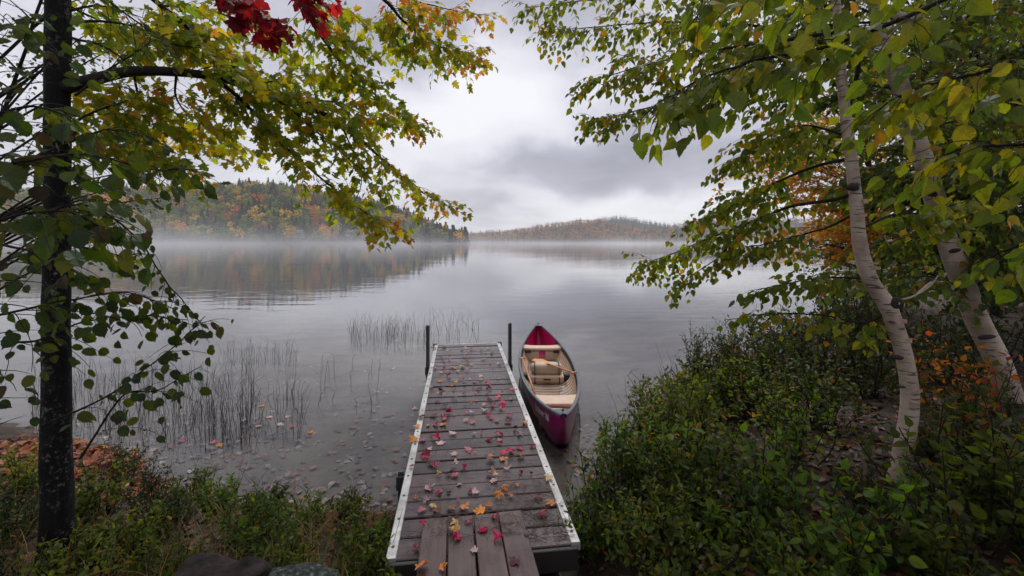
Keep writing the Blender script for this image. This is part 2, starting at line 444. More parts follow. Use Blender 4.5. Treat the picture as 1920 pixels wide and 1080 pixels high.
def water_mat():
    m, nt = new_mat('lake_water')
    tc = nd(nt, 'ShaderNodeTexCoord')
    mp = nd(nt, 'ShaderNodeMapping', {'Vector': tc.outputs['Object'], 'Scale': (0.55, 1.5, 1)})
    a = nd(nt, 'ShaderNodeTexNoise', {'Vector': mp.outputs[0], 'Scale': 1.0, 'Detail': 3.0, 'Roughness': 0.5})
    mp2 = nd(nt, 'ShaderNodeMapping', {'Vector': tc.outputs['Object'], 'Scale': (0.05, 0.14, 1), 'Rotation': (0, 0, 0.2)})
    bnz = nd(nt, 'ShaderNodeTexNoise', {'Vector': mp2.outputs[0], 'Scale': 1.0, 'Detail': 3.0})
    amp = ramp(nt, bnz.outputs['Fac'], [(0.38, 0.25), (0.62, 1.0)])
    h = mth(nt, 'MULTIPLY', a.outputs['Fac'], amp)
    bp = nd(nt, 'ShaderNodeBump', {'Strength': 1.0, 'Distance': 0.014, 'Height': h})
    fr = nd(nt, 'ShaderNodeFresnel', {'IOR': 1.45, 'Normal': bp.outputs[0]})
    gl = nd(nt, 'ShaderNodeBsdfGlossy', {'Color': (1, 1, 1, 1), 'Roughness': 0.02, 'Normal': bp.outputs[0]})
    tr = nd(nt, 'ShaderNodeBsdfTransparent', {'Color': (0.86, 0.86, 0.89, 1)})
    mx = nd(nt, 'ShaderNodeMixShader', {0: fr.outputs[0], 1: tr.outputs[0], 2: gl.outputs[0]})
    finish(nt, mx.outputs[0]); return m
M['water'] = water_mat()

# ================================================================== SETTING
SX = [-1500, -60, -15, -8, -4.7, -4.0, -3.4, -2.2, -1.0, 0.0, 0.5, 1.1, 1.7, 2.6, 3.6, 7.0, 12, 20, 60, 200, 600, 1500]
SY = [40, 22, 9.2, 5.9, 4.75, 4.4, 3.95, 3.65, 3.45, 3.5, 3.75, 4.5, 5.3, 6.4, 7.5, 11.0, 15.5, 25, 80, 270, 800, 2000]
def fbm(x, y, s, seed=0.0):
    return mnoise.fractal(Vector((x * s + seed, y * s - seed, seed)), 1.0, 2.0, 4)
def ground_z(X, Y):
    d = np.interp(X, SX, SY) - Y
    d = d * 0.9
    land = 0.26 * (1 - math.exp(-max(d, 0) / 0.55)) + 0.105 * min(max(d, 0), 9)
    if d < 0:
        a = -d
        z = -0.085 * min(a, 5) - 0.11 * min(max(a - 5, 0), 14)
    else:
        z = land
    if -20 < X < 25 and Y < 30:
        z += 0.05 * fbm(X, Y, 1.1) * min(1, abs(d) + 0.25) + 0.015 * fbm(X, Y, 5.0, 3.0)
    # the hollow under the shore end of the dock
    z -= 0.30 * math.exp(-((X - 0.05) / 0.85) ** 2 - ((Y - 2.75) / 0.55) ** 2) * (1 if d > 0 else 0.3)
    return z

def build_ground():
    fx = np.concatenate([-np.geomspace(1300, 13, 24), np.arange(-12, 16.01, 0.14), np.geomspace(17, 1300, 24)])
    fy = np.concatenate([[-28, -20, -14, -9, -6, -4], np.arange(-3, 18.01, 0.14), np.geomspace(19, 1380, 26)])
    nx, ny = len(fx), len(fy)
    V = np.array([(x, y, ground_z(x, y)) for y in fy for x in fx])
    i = np.arange(nx - 1); Fc = []
    for j in range(ny - 1):
        a = j * nx + i
        Fc.append(np.stack([a, a + 1, a + nx + 1], 1)); Fc.append(np.stack([a, a + nx + 1, a + nx], 1))
    t = TM(); t.add(V, np.concatenate(Fc))
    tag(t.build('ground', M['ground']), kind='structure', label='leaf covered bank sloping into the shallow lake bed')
build_ground()

t = TM(); t.add([(-1290, -25, 0), (1290, -25, 0), (1290, 1370, 0), (-1290, 1370, 0)], [(0, 1, 2), (0, 2, 3)])
tag(t.build('water', M['water']), kind='structure', label='still grey lake water')

# ------------------------------------------------------------------ far hills and their woods
def hill(name, label, skyl, ds, dr, tree_h, a0, a1, back=160, na=90):
    """polar strip of land: skyl = [(px, py)] skyline with trees, ds shore distance, dr ridge distance"""
    px = [p[0] for p in skyl]; py = [p[1] for p in skyl]
    def gz(a, r):
        x = 960 + F * a
        D = np.interp(x, px, [dr] * len(px)) if np.isscalar(dr) else np.interp(x, px, dr)
        S = ds if np.isscalar(ds) else np.interp(x, px, ds)
        top = CAMZ + (HY - np.interp(x, px, py)) * D / F - tree_h
        top = max(top, 1.0)
        u = (r - S) / (D - S)
        if u <= 0:
            return -3.0 + 3.4 * max(0, 1 + u * 6)
        if u < 1:
            k = u * u * (3 - 2 * u)
            return 0.4 + (top - 0.4) * (0.55 * u + 0.45 * k) + 2.0 * fbm(a * r, r, 0.02) * min(1, u * 3)
        return top * (1 - 0.25 * min(1, (u - 1)))
    al = np.linspace(a0, a1, na)
    S0 = (ds if np.isscalar(ds) else min(ds)) - 12; D1 = (dr if np.isscalar(dr) else max(dr)) + back
    rl = np.linspace(S0, D1, 40)
    V = np.array([(a * r, r, gz(a, r)) for r in rl for a in al])
    i = np.arange(na - 1); Fc = []
    for j in range(len(rl) - 1):
        q = j * na + i
        Fc.append(np.stack([q, q + 1, q + na + 1], 1)); Fc.append(np.stack([q, q + na + 1, q + na], 1))
    t = TM(); t.add(V, np.concatenate(Fc))
    o = t.build(name, M['hill']); tag(o, kind='structure', label=label)
    return gz

def crown_mesh(kind, seed, nfac):
    """a tree 1 unit high: crown of small leaf clumps with gaps, and a trunk"""
    g = np.random.default_rng(seed)
    t = TM()
    if kind == 'conifer':
        n = nfac
        z = 0.08 + 0.92 * g.random(n) ** 1.25
        rr = (1.02 - z) * 0.24 * (0.5 + 0.5 * g.random(n)) * (0.8 + 0.35 * np.sin(z * 60))
        th = g.random(n) * 6.283
        C = np.stack([rr * np.cos(th), rr * np.sin(th), z], 1)
        out = unit(np.stack([np.cos(th), np.sin(th), -0.35 + 0 * th], 1))
        size = 0.045 + 0.06 * (1 - z)
    else:
        k = 7
        lc = np.stack([g.normal(0, 0.15, k), g.normal(0, 0.15, k), g.uniform(0.36, 0.84, k)], 1)
        lr = g.uniform(0.12, 0.22, k)
        lc[0] = (0, 0, 0.58); lr[0] = 0.26
        w_ = g.integers(0, k, nfac)
        d = unit(g.normal(0, 1, (nfac, 3)))
        C = lc[w_] + d * (lr[w_] * (0.72 + 0.36 * g.random(nfac)))[:, None] * np.array((1, 1, 1.1))
        out = d; size = np.full(nfac, 0.062) * g.uniform(0.6, 1.3, nfac)
    d = unit(g.normal(0, 1, (nfac, 3)) + 0.4 * out)
    Rm = frame_rot(d, unit(out + 0.5 * g.normal(0, 1, (nfac, 3))))
    T = np.array([(-0.6, -0.5, 0), (0.55, -0.6, 0.1), (0.7, 0.4, -0.1), (0.0, 0.9, 0.0), (-0.75, 0.35, 0.12)])
    V = np.einsum('nij,kj->nki', Rm, T) * size[:, None, None] + C[:, None, :]
    Fc = (np.arange(nfac)[:, None, None] * 5 + np.array([(0, 1, 2), (0, 2, 3), (0, 3, 4)])[None]).reshape(-1, 3)
    cc = np.repeat(g.uniform(0.65, 1.3, (nfac, 1)) * (1 + g.normal(0, 0.06, (nfac, 3))), 5, axis=0)
    t.add(V.reshape(-1, 3), Fc, cc)
    tv, tf = tube([(0, 0, -0.08), (0.005, 0, 0.3), (0, 0.01, 0.7)], [0.022, 0.016, 0.006], 5)
    t.add(tv, tf, (0.35, 0.3, 0.3))
    return t

PAL_FAR = [('dark green conifer', (0.039, 0.070, 0.046), 'conifer', 0.26), ('mid green broadleaf tree', (0.115, 0.175, 0.05), 'round', 0.28),
           ('yellow green broadleaf tree', (0.28, 0.30, 0.055), 'round', 0.25), ('rust brown broadleaf tree', (0.271, 0.155, 0.077), 'round', 0.06),
           ('orange broadleaf tree', (0.698, 0.253, 0.049), 'round', 0.05), ('golden yellow broadleaf tree', (0.659, 0.408, 0.043), 'round', 0.10)]
far_meshes = {'conifer': [], 'round': []}
far_tm = {'conifer': [], 'round': []}
for k in ('conifer', 'round'):
    for s_ in range(4):
        tmm = crown_mesh(k, 40 + s_, 150)
        far_tm[k].append(tmm); far_meshes[k].append(tmm.mesh('far_tree_' + k, M['far_leaf'], False))

SKY_L = [(-700, 330), (-300, 340), (0, 352), (150, 345), (300, 346), (400, 342), (480, 336), (560, 344), (640, 358), (700, 371), (760, 390), (800, 408), (840, 427), (868, 444), (884, 451)]
LDS = 300.0
gzL = hill('wooded_hillside', 'steep wooded hillside rising from the left far shore', SKY_L, LDS, 415.0, 10.5, -2.05, -0.097, back=60)

def scatter_far():
    g = np.random.default_rng(5)
    pts = []
    a = -1.95
    rows = np.arange(LDS + 3, 440, 6.3)
    for r in rows:
        for a in np.arange(-1.95, -0.105, 6.3 / r):
            aa = a + g.uniform(-0.45, 0.45) * 6.3 / r; rr = r + g.uniform(-2.6, 2.6)
            if 960 + F * aa > 874 or rr < LDS + 1:
                continue
            z = gzL(aa, rr)
            if z < 0.3:
                continue
            pts.append((aa * rr, rr, z))
    pts = np.array(pts)
    x, y = project(pts)
    probs = np.array([p[3] for p in PAL_FAR]); probs = probs / probs.sum()
    kind = g.choice(len(PAL_FAR), len(pts), p=probs)
    # more conifers along the ridge and the right-hand end
    kind = np.where((x > 640) & (g.random(len(pts)) < 0.45), 0, kind)
    H = g.uniform(7.0, 12.0, len(pts)); H = np.where(kind == 0, H * 1.15, H)
    inf = (x > -20) & (x < 900)
    order = np.argsort(pts[:, 1] + 1e5 * (~inf))
    pick = order[:265]
    rest = order[265:]
    for i in pick:
        nm, c, kd, _ = PAL_FAR[kind[i]]
        o = link('shore_tree' if kd == 'round' else 'shore_conifer', far_meshes[kd][i % 4])
        o.location = pts[i] - (0, 0, 0.3); s = H[i]
        wd = g.uniform(1.0, 1.35)
        o.scale = (s * wd, s * wd, s); o.rotation_euler = (0, 0, g.uniform(0, 6.28))
        k = g.uniform(0.75, 1.25)
        o.color = (c[0] * k * g.uniform(.9, 1.1), c[1] * k, c[2] * k, 1)
        zx = x[i]; zone = 'beyond the maple trunk' if zx < 200 else 'left of the long cottage' if zx < 500 else 'around the long cottage' if zx < 610 else 'around the small cottage' if zx < 715 else 'toward the right tip'
        tag(o, nm + ' low on the far shore, ' + zone, 'tree', 'trees low on the far left shore')
    t = TM()
    for i in rest:
        nm, c, kd, _ = PAL_FAR[kind[i]]
        s_ = far_tm[kd][i % 4]
        V = np.concatenate(s_.V); Fc = np.concatenate(s_.F); C = np.concatenate(s_.C)
        an = g.uniform(0, 6.28); ca, sa = math.cos(an), math.sin(an)
        wd = g.uniform(1.0, 1.35); q = V * (H[i] * wd, H[i] * wd, H[i])
        q = np.stack([q[:, 0] * ca - q[:, 1] * sa, q[:, 0] * sa + q[:, 1] * ca, q[:, 2]], 1) + pts[i] - (0, 0, 0.3)
        t.add(q, Fc, C * np.array(c) * g.uniform(0.75, 1.25))
    tag(t.build('hillside_forest', M['far_leaf'], None, False), 'mixed autumn forest covering the upper left hillside', 'forest', kind='stuff')
    # trees that stand out by their colour
    for (tx, ty, hh, wd, c, lab) in (
        (487, 372, 10, 1.5, (0.62, 0.20, 0.02), 'bright orange tree high on the far hillside under dark conifers'),
        (455, 392, 8, 1.2, (0.50, 0.10, 0.03), 'small scarlet orange tree midway up the far hillside'),
        (536, 418, 12, 1.2, (0.40, 0.36, 0.03), 'yellow lime tree standing above the white cottage'),
        (750, 412, 12, 1.5, (0.62, 0.36, 0.02), 'golden yellow tree on the right end of the far hillside'),
        (400, 352, 10, 1.5, (0.45, 0.17, 0.03), 'orange tree on the hilltop left of the dark conifers'),
        (366, 358, 9, 1.4, (0.40, 0.17, 0.04), 'leftmost orange crown on the hilltop skyline'),
        (598, 415, 11, 1.2, (0.45, 0.13, 0.04), 'rust orange tree between the two far cottages'),
        (795, 432, 9, 1.6, (0.34, 0.16, 0.06), 'pale rust tree near the right tip of the far shore')):
        aa = (tx - 960) / F
        best = min(np.arange(LDS + 4, 414, 2.0), key=lambda r: abs(HY - (gzL(aa, r) + hh * 0.6 - CAMZ) * F / r - ty))
        o = link('autumn_tree', far_meshes['round'][tx % 4])
        o.location = (aa * (best - 4), best - 4, gzL(aa, best) - 0.2); o.scale = (hh * wd, hh * wd, hh * 1.1)
        o.color = c + (1,)
        tag(o, lab, 'tree', 'coloured trees on the far hillside')
scatter_far()

SKY_F = [(700, 442), (800, 440), (874, 437), (952, 431), (997, 424), (1043, 416), (1089, 410), (1126, 410), (1169, 420), (1204, 427), (1260, 431), (1320, 434), (1420, 440)]
gzF = hill('far_hill', 'rust coloured wooded hill across the lake', SKY_F, 760.0, 960.0, 11, -0.42, 0.62, back=80)
SKY_R = [(1140, 446), (1200, 432), (1247, 424), (1288, 415), (1340, 408), (1420, 404), (1500, 408), (1600, 402), (1760, 396), (2100, 385), (2600, 380)]
gzR = hill('right_hill', 'dark wooded hill on the right beyond the lake', SKY_R, 700.0, 880.0, 11, 0.20, 1.7, back=80)
SKY_B = [(1040, 440), (1090, 419), (1125, 409), (1158, 405), (1180, 407), (1204, 413), (1247, 419), (1300, 432), (1380, 446)]
gzB = hill('back_ridge', 'blue green conifer ridge behind the rust hill', SKY_B, 1080.0, 1200.0, 9, 0.05, 0.56, back=60, na=50)

def scatter_hill(name, label, gz, r0, r1, a0, a1, step, cols, probs, seed):
    g = np.random.default_rng(seed); t = TM()
    T = crown_mesh('round', 3, 26); Tc = crown_mesh('conifer', 4, 26)
    TV, TF, TC = (np.concatenate(T.V), np.concatenate(T.F), np.concatenate(T.C))
    CV, CF, CC = (np.concatenate(Tc.V), np.concatenate(Tc.F), np.concatenate(Tc.C))
    TV = TV * (1.5, 1.5, 1.0)
    for r in np.arange(r0, r1, step):
        for a in np.arange(a0, a1, step / r):
            aa = a + g.uniform(-.5, .5) * step / r; rr = r + g.uniform(-.5, .5) * step
            z = gz(aa, rr)
            if z < 0.2:
                continue
            k = g.choice(len(cols), p=probs); h = g.uniform(8, 13)
            c = np.array(cols[k]) * g.uniform(0.7, 1.3)
            if k == 0:
                t.add(CV * (h * 1.5, h * 1.5, h * 1.15) + (aa * rr, rr, z), CF, CC * c)
            else:
                t.add(TV * h + (aa * rr, rr, z), TF, TC * c)
    tag(t.build(name, M['far_leaf'], None, False), label, 'forest', kind='stuff')
FC = [(0.045, 0.07, 0.05), (0.14, 0.15, 0.06), (0.56, 0.19, 0.085), (0.58, 0.28, 0.09), (0.42, 0.30, 0.08)]
scatter_hill('far_forest', 'rust and green autumn forest on the far hill', gzF, 764, 975, -0.36, 0.50, 8.0, FC, [0.14, 0.22, 0.28, 0.20, 0.16], 8)
scatter_hill('right_forest', 'dull green and brown forest on the right far hill', gzR, 704, 890, 0.26, 1.25, 9.5, FC, [0.34, 0.30, 0.16, 0.10, 0.10], 9)
scatter_hill('ridge_forest', 'dark conifer forest on the blue back ridge', gzB, 1120, 1215, 0.08, 0.48, 8.0, FC, [0.85, 0.15, 0, 0, 0], 10)

# ------------------------------------------------------------------ cottages on the far shore
M['white_wall'] = plain('pale_cottage_wall', (0.27, 0.27, 0.27), rough=0.7)
M['roof'] = plain('grey_shingle_roof', (0.11, 0.11, 0.115), rough=0.8)
M['pane'] = plain('dark_window_glass', (0.02, 0.022, 0.025), rough=0.1)
def cottage(px, py, Y, wx, dy, wall_h, roof_h, label, nwin, wallm):
    p = W(px, py, Y)
    e = empty('cottage', p); tag(e, label, 'cottage', 'cottages on the far shore')
    t = TM(); t.add(*box(-wx / 2, wx / 2, 0, dy, -2.0, wall_h)); t.build('wall', wallm, e, False)
    V = [(-wx / 2 - .5, -.6, wall_h), (wx / 2 + .5, -.6, wall_h), (wx / 2 + .5, dy + .5, wall_h), (-wx / 2 - .5, dy + .5, wall_h), (-wx / 2 - .5, dy / 2, wall_h + roof_h), (wx / 2 + .5, dy / 2, wall_h + roof_h)]
    t = TM(); t.add(V, [(0, 1, 5), (0, 5, 4), (2, 3, 4), (2, 4, 5), (0, 4, 3), (1, 2, 5), (0, 3, 2), (0, 2, 1)]); r_ = t.build('roof', M['roof'], e, False)
    t = TM(); t.add(*box(wx * .2, wx * .2 + .6, dy * .5, dy * .5 + .6, wall_h + roof_h * .5, wall_h + roof_h + .7)); t.build('chimney', M['roof'], r_, False)
    for i in range(nwin):
        x = -wx / 2 + wx * (i + .5) / nwin
        t = TM(); t.add(*box(x - .55, x + .55, -.06, .02, wall_h * .3, wall_h * .8)); wn = t.build('window', M['pane'], e, False)
        t = TM()
        for (a, b, c_, d) in ((-.65, -.55, .25, .85), (.55, .65, .25, .85), (-.55, .55, .8, .87), (-.55, .55, .23, .3), (-.04, .04, .3, .8)):
            t.add(*box(x + a, x + b, -.10, -.065, wall_h * c_, wall_h * d))
        t.build('frame', M['white_wall'], wn, False)
cottage(553, 441, 303, 9, 5, 1.9, 2.0, 'long white cottage with grey roof on the far shore', 5, M['white_wall'])
cottage(655, 440, 303, 5.5, 4, 1.7, 1.8, 'small white cottage right of the long one on the far shore', 3, M['white_wall'])

# ------------------------------------------------------------------ haze and the mist lying on the lake
def vol_box(name, x0, x1, y0, y1, z0, z1, mat, label):
    t = TM(); t.add(*box(x0, x1, y0, y1, z0, z1)); o = t.build(name, mat, None, False)
    tag(o, label, 'mist', kind='stuff'); return o
m, nt = new_mat('haze_air')
pv = nd(nt, 'ShaderNodeVolumePrincipled', {'Color': (0.93, 0.94, 0.97, 1), 'Density': 0.0003, 'Anisotropy': 0.2})
o_ = nd(nt, 'ShaderNodeOutputMaterial'); nt.links.new(pv.outputs[0], o_.inputs['Volume'])
vol_box('haze', -2600, 2600, -60, 1500, -8, 140, m, 'thin even haze over the lake')
m, nt = new_mat('lake_mist')
tc = nd(nt, 'ShaderNodeTexCoord')
s = nd(nt, 'ShaderNodeSeparateXYZ', {0: tc.outputs['Object']})
mp = nd(nt, 'ShaderNodeMapping', {'Vector': tc.outputs['Object'], 'Scale': (1 / 38, 1 / 60, 1 / 30)})
n = nd(nt, 'ShaderNodeTexNoise', {'Vector': mp.outputs[0], 'Scale': 1.0, 'Detail': 3.0, 'Roughness': 0.55})
nn = ramp(nt, n.outputs['Fac'], [(0.34, 0.10), (0.68, 1.0)])
hs = nd(nt, 'ShaderNodeMapRange', {'Value': s.outputs[0], 'From Min': -90.0, 'From Max': 20.0, 'To Min': -7.0, 'To Max': -2.6}, interpolation_type='SMOOTHSTEP')
hz = mth(nt, 'POWER', 2.71828, mth(nt, 'DIVIDE', s.outputs[2], mth(nt, 'MULTIPLY', mth(nt, 'ADD', n.outputs['Fac'], 0.1), hs.outputs[0])))
e1 = nd(nt, 'ShaderNodeMapRange', {'Value': s.outputs[1], 'From Min': 90.0, 'From Max': 230.0}, interpolation_type='SMOOTHSTEP')
e2 = nd(nt, 'ShaderNodeMapRange', {'Value': s.outputs[1], 'From Min': 300.0, 'From Max': 470.0, 'To Min': 1.0, 'To Max': 0.0}, interpolation_type='SMOOTHSTEP')
dens = mth(nt, 'MULTIPLY', mth(nt, 'MULTIPLY', mth(nt, 'MULTIPLY', nn, hz), mth(nt, 'MULTIPLY', e1.outputs[0], e2.outputs[0])), 0.0105)
pv = nd(nt, 'ShaderNodeVolumePrincipled', {'Color': (0.96, 0.96, 0.98, 1), 'Density': dens, 'Anisotropy': 0.2})
o_ = nd(nt, 'ShaderNodeOutputMaterial'); nt.links.new(pv.outputs[0], o_.inputs['Volume'])
vol_box('lake_mist', -520, 700, 88, 480, 0.06, 26, m, 'low white mist drifting along the far shore')
cy.volume_step_rate = 1.0; cy.volume_max_steps = 96

# ================================================================== DOCK
DZ = 0.38
U = unit(np.array((-0.124, 0.992, 0))); Vv = np.array((U[1], -U[0], 0))
FARC = np.array((-1.415, 7.84, 0)) + Vv * 0.597        # middle of the far end
NB, PITCH, HALF = 28, 0.19, 0.597
DL = NB * PITCH
dock = empty('dock', FARC - U * DL + (0, 0, 0))
dock.rotation_euler = (0, 0, math.atan2(-U[0], U[1]))   # local y runs out along the dock, local x to the right
tag(dock, 'wooden dock with pale metal rails reaching out over the water', 'dock')
t = TM(); t.add(*box(-HALF + 0.052, HALF - 0.052, -0.088, 0.088, DZ - 0.038, DZ, 0.006))
board_me = t.mesh('board', M['board'], False)
for i in range(NB):
    o = link('board', board_me, dock)
    o.location = (random.uniform(-.003, .003), (i + 0.5) * PITCH, random.uniform(-.006, .004))
    o.rotation_euler = (random.uniform(-.02, .02), random.uniform(-.004, .004), random.uniform(-.006, .006))
t = TM(); t.add(*box(0, DL, -0.03, 0.03, DZ - 0.045, DZ + 0.008, 0.004)); V, Fc = t.V[0], t.F[0]
t = TM(); t.add(np.stack([V[:, 1], V[:, 0], V[:, 2]], 1), Fc[:, ::-1]); rail_me = t.mesh('rail', M['alu'], False)
ang = np.arange(8) * math.pi / 4
hole = TM(); hv = np.vstack([np.stack([0.011 * np.cos(ang), 0.011 * np.sin(ang), 0 * ang], 1), np.stack([0.009 * np.cos(ang), 0.009 * np.sin(ang), 0 * ang + 0.004], 1), [(0, 0, 0.004)]])
hf = []
for k in range(8):
    k2 = (k + 1) % 8
    hf += [(k, k2, 8 + k2), (k, 8 + k2, 8 + k), (8 + k, 8 + k2, 16)]
hole.add(hv, hf); bolt_me = hole.mesh('bolt', M['steel'], False)
for sx in (-1, 1):
    r_ = link('rail', rail_me, dock); r_.location = (sx * (HALF - 0.025), 0, 0)
    t = TM(); t.add(*box(sx * (HALF - 0.03) - 0.018, sx * (HALF - 0.03) + 0.018, 0.01, DL - 0.01, DZ - 0.17, DZ - 0.048)); t.build('side_beam', M['beam'], dock, False)
    for k in range(20):
        b_ = link('bolt', bolt_me, r_); b_.location = (0, 0.10 + k * 0.27, DZ + 0.008)
t = TM(); t.add(*box(-HALF + .006, HALF - .006, DL + 0.002, DL + 0.035, DZ - 0.06, DZ + 0.004, 0.004)); t.build('end_rail', M['alu'], dock, False)
for sx in (-1, 1):
    t = TM(); t.add(*box(sx * HALF - 0.035, sx * HALF + 0.035, DL - 0.03, DL + 0.045, DZ - .10, DZ + 0.022, 0.008)); t.build('corner_cap', M['steel'], dock, False)
t = TM(); t.add(*box(-HALF + .02, HALF - .02, -0.032, -0.004, DZ - 0.15, DZ - 0.012, 0.004)); t.build('end_beam', M['beam'], dock, False)
for q in range(4):
    t = TM(); t.add(*box(-HALF + .035, HALF - .035, 0.3 + q * 1.5, 0.36 + q * 1.5, DZ - 0.125, DZ - 0.045)); t.build('cross_beam', M['beam'], dock, False)
# notched posts standing through brackets on both sides
def post(lx, ly, top):
    t = TM()
    t.add(*box(-0.022, 0.022, -0.022, 0.022, -0.75, top - 0.0))
    sg = 1 if lx < 0 else -1
    for k in range(int((top + 0.1) / 0.034)):
        z = top - 0.02 - k * 0.034
        t.add(*box(sg * 0.023, sg * 0.036, -0.018, 0.018, z - 0.018, z) if sg > 0 else box(-0.036, -0.023, -0.018, 0.018, z - 0.018, z))
    o = t.build('post', M['steel'], dock, False); o.location = (lx, ly, 0)
    t = TM(); t.add(*box(-0.034, 0.034, -0.045, 0.045, DZ - 0.13, DZ - 0.02)); b = t.build('bracket', M['steel'], dock, False); b.location = (lx, ly, 0)
yp = (6.62 - (FARC - U * DL)[1]) / U[1]
post(-HALF - 0.042, yp - 0.0, 1.0)
post(HALF + 0.042, yp + 0.02, 1.0)
post(-HALF - 0.042, (3.62 - (FARC - U * DL)[1]) / U[1], DZ + 0.01)
#post(HALF + 0.042, (3.85 - (FARC - U * DL)[1]) / U[1], DZ - 0.02)

# the gangplank that leads onto it
gp = empty('gangplank', (-0.265, 2.9, DZ + 0.012)); gdir = math.atan2(0.140, 1)
tag(gp, 'four reddish brown planks leading from the bank onto the dock', 'gangplank')
gp.rotation_euler = (-0.065, 0, gdir)
t = TM(); V, Fc = box(-1.75, 0, -0.080, 0.080, 0.0, 0.040, 0.005); t.add(np.stack([V[:, 1], V[:, 0], V[:, 2]], 1), Fc[:, ::-1])
plank_me = t.mesh('plank', M['plank'], False)
for i in range(4):
    o = link('plank', plank_me, gp); o.location = (-0.252 + i * 0.168, random.uniform(-.02, .02), random.uniform(-.002, .003)); o.rotation_euler = (0, 0, random.uniform(-.006, .006))
t = TM(); t.add(*box(-0.29, 0.29, -1.55, -1.45, -0.075, -0.002)); t.build('cleat', M['beam'], gp, False)

# ================================================================== CANOE
BOW = np.array((0.556, 4.57, 0)); STERN = np.array((0.594, 9.70, 0))
CL = np.linalg.norm(STERN - BOW)
canoe = empty('canoe', (BOW + STERN) / 2); canoe.rotation_euler = (0, 0, math.atan2(-(STERN - BOW)[0], (STERN - BOW)[1]))
tag(canoe, 'burgundy canoe with tan seats moored beside the dock', 'canoe')
HB = 0.445
def c_b(s): return HB * max(1 - abs(s) ** 2.15, 0.0) ** 0.92 + 0.004
def c_g(s): return 0.265 + 0.155 * abs(s) ** 3.0
def c_k(s):
    a = abs(s); return -0.09 + (0.50 * ((a - 0.83) / 0.17) ** 2.2 if a > 0.83 else 0)
def sect(s, u, off=0.0):
    th = u * math.pi / 2
    b = max(c_b(s) - off, 0.001); g = c_g(s) - off * 0.15; k = min(c_k(s) + off, g - 0.002)
    x = b * math.sin(th) ** 0.62
    z = k + (g - k) * (1 - math.cos(th)) ** 1.15
    return x, z
def shell(s0, s1, off, ns, nu, flip=False, u1=1.0):
    V = []; S = np.linspace(s0, s1, ns); Uu = np.linspace(-u1, u1, 2 * nu + 1)
    for s in S:
        for u in Uu:
            x, z = sect(s, abs(u), off); V.append((math.copysign(x, u) if u else 0, s * CL / 2, z))
    m_ = 2 * nu + 1; Fc = []
    for i in range(ns - 1):
        for j in range(m_ - 1):
            a = i * m_ + j; q = (a, a + 1, a + m_ + 1, a + m_)
            if flip: q = q[::-1]
            Fc += [(q[0], q[1], q[2]), (q[0], q[2], q[3])]
    return np.array(V), np.array(Fc)
t = TM(); t.add(*shell(-1, 1, 0, 90, 14)); t.build('hull', M['hull'], canoe)
t = TM(); t.add(*shell(-0.985, -0.66, 0.012, 24, 12, True)); t.build('inner_hull', M['crimson'], canoe)
t = TM(); t.add(*shell(0.60, 0.985, 0.012, 28, 12, True)); t.build('inner_hull', M['crimson'], canoe)
t = TM(); t.add(*shell(-0.67, 0.61, 0.016, 60, 12, True)); t.build('liner', M['tan_dark'], canoe)
# transverse tan floor ribs following the liner
def rib(s, wd, off=0.020, th=0.010, u1=0.86):
    V = []; Uu = np.linspace(-u1, u1, 25)
    for ds_, o2 in ((-wd, off), (-wd * .85, off + th), (wd * .85, off + th), (wd, off)):
        for u in Uu:
            x, z = sect(s + ds_, abs(u), o2); V.append((math.copysign(x, u) if u else 0, (s + ds_) * CL / 2, z))
    Fc = []
    for i in range(3):
        for j in range(24):
            a = i * 25 + j; Fc += [(a, a + 26, a + 1), (a, a + 25, a + 26)]
    return np.array(V), np.array(Fc)
for s in np.arange(-0.63, 0.56, 0.046):
    t = TM(); t.add(*rib(s, 0.0175, th=0.014)); t.build('rib', M['tan'], canoe)
# gunwales
for sg in (-1, 1):
    S = np.linspace(-0.992, 0.992, 70); V = []
    for s in S:
        b = c_b(s); g = c_g(s)
        wv = 0.020
        for dx, dz in ((-wv * 1.3, -0.012), (-wv * 1.3, 0.006), (-wv * .6, 0.016), (wv * .6, 0.016), (wv, 0.004), (wv, -0.022)):
            V.append((sg * (b + dx), s * CL / 2, g + dz))
    Fc = []
    for i in range(len(S) - 1):
        for j in range(6):
            a = i * 6 + j; b2 = i * 6 + (j + 1) % 6
            q = (a, b2, b2 + 6, a + 6)
            if sg < 0: q = q[::-1]
            Fc += [(q[0], q[1], q[2]), (q[0], q[2], q[3])]
    t = TM(); t.add(V, Fc); t.build('gunwale', M['gunwale'], canoe, False)
for sg in (-1, 1):       # moulded end decks
    V = []; S = np.linspace(0.915, 0.999, 9)
    for s in S:
        for f in (-1, -.5, 0, .5, 1):
            V.append((f * (c_b(s) - .003), sg * s * CL / 2, c_g(s) + 0.017 + 0.014 * (1 - f * f)))
    n0 = len(V)
    V = V + [(x, y, z - 0.03) for x, y, z in V]
    Fc = []
    for i in range(8):
        for j in range(4):
            a = i * 5 + j; q = (a, a + 1, a + 6, a + 5)
            Fc += [(q[0], q[1], q[2]), (q[0], q[2], q[3]), (n0 + q[2], n0 + q[1], n0 + q[0]), (n0 + q[3], n0 + q[2], n0 + q[0])]
    for j in range(4):
        Fc += [(j, n0 + j, j + 1), (j + 1, n0 + j, n0 + j + 1)]
    t = TM(); t.add(V, Fc); dk = t.build('end_deck', M['gunwale'], canoe)
    t = TM(); t.add(*tube([(0.0, sg * 0.955 * CL / 2, c_g(.955) + .03), (0, sg * .955 * CL / 2, c_g(.955) + .05)], 0.012, 8)); t.build('bolt', M['black'], dk)
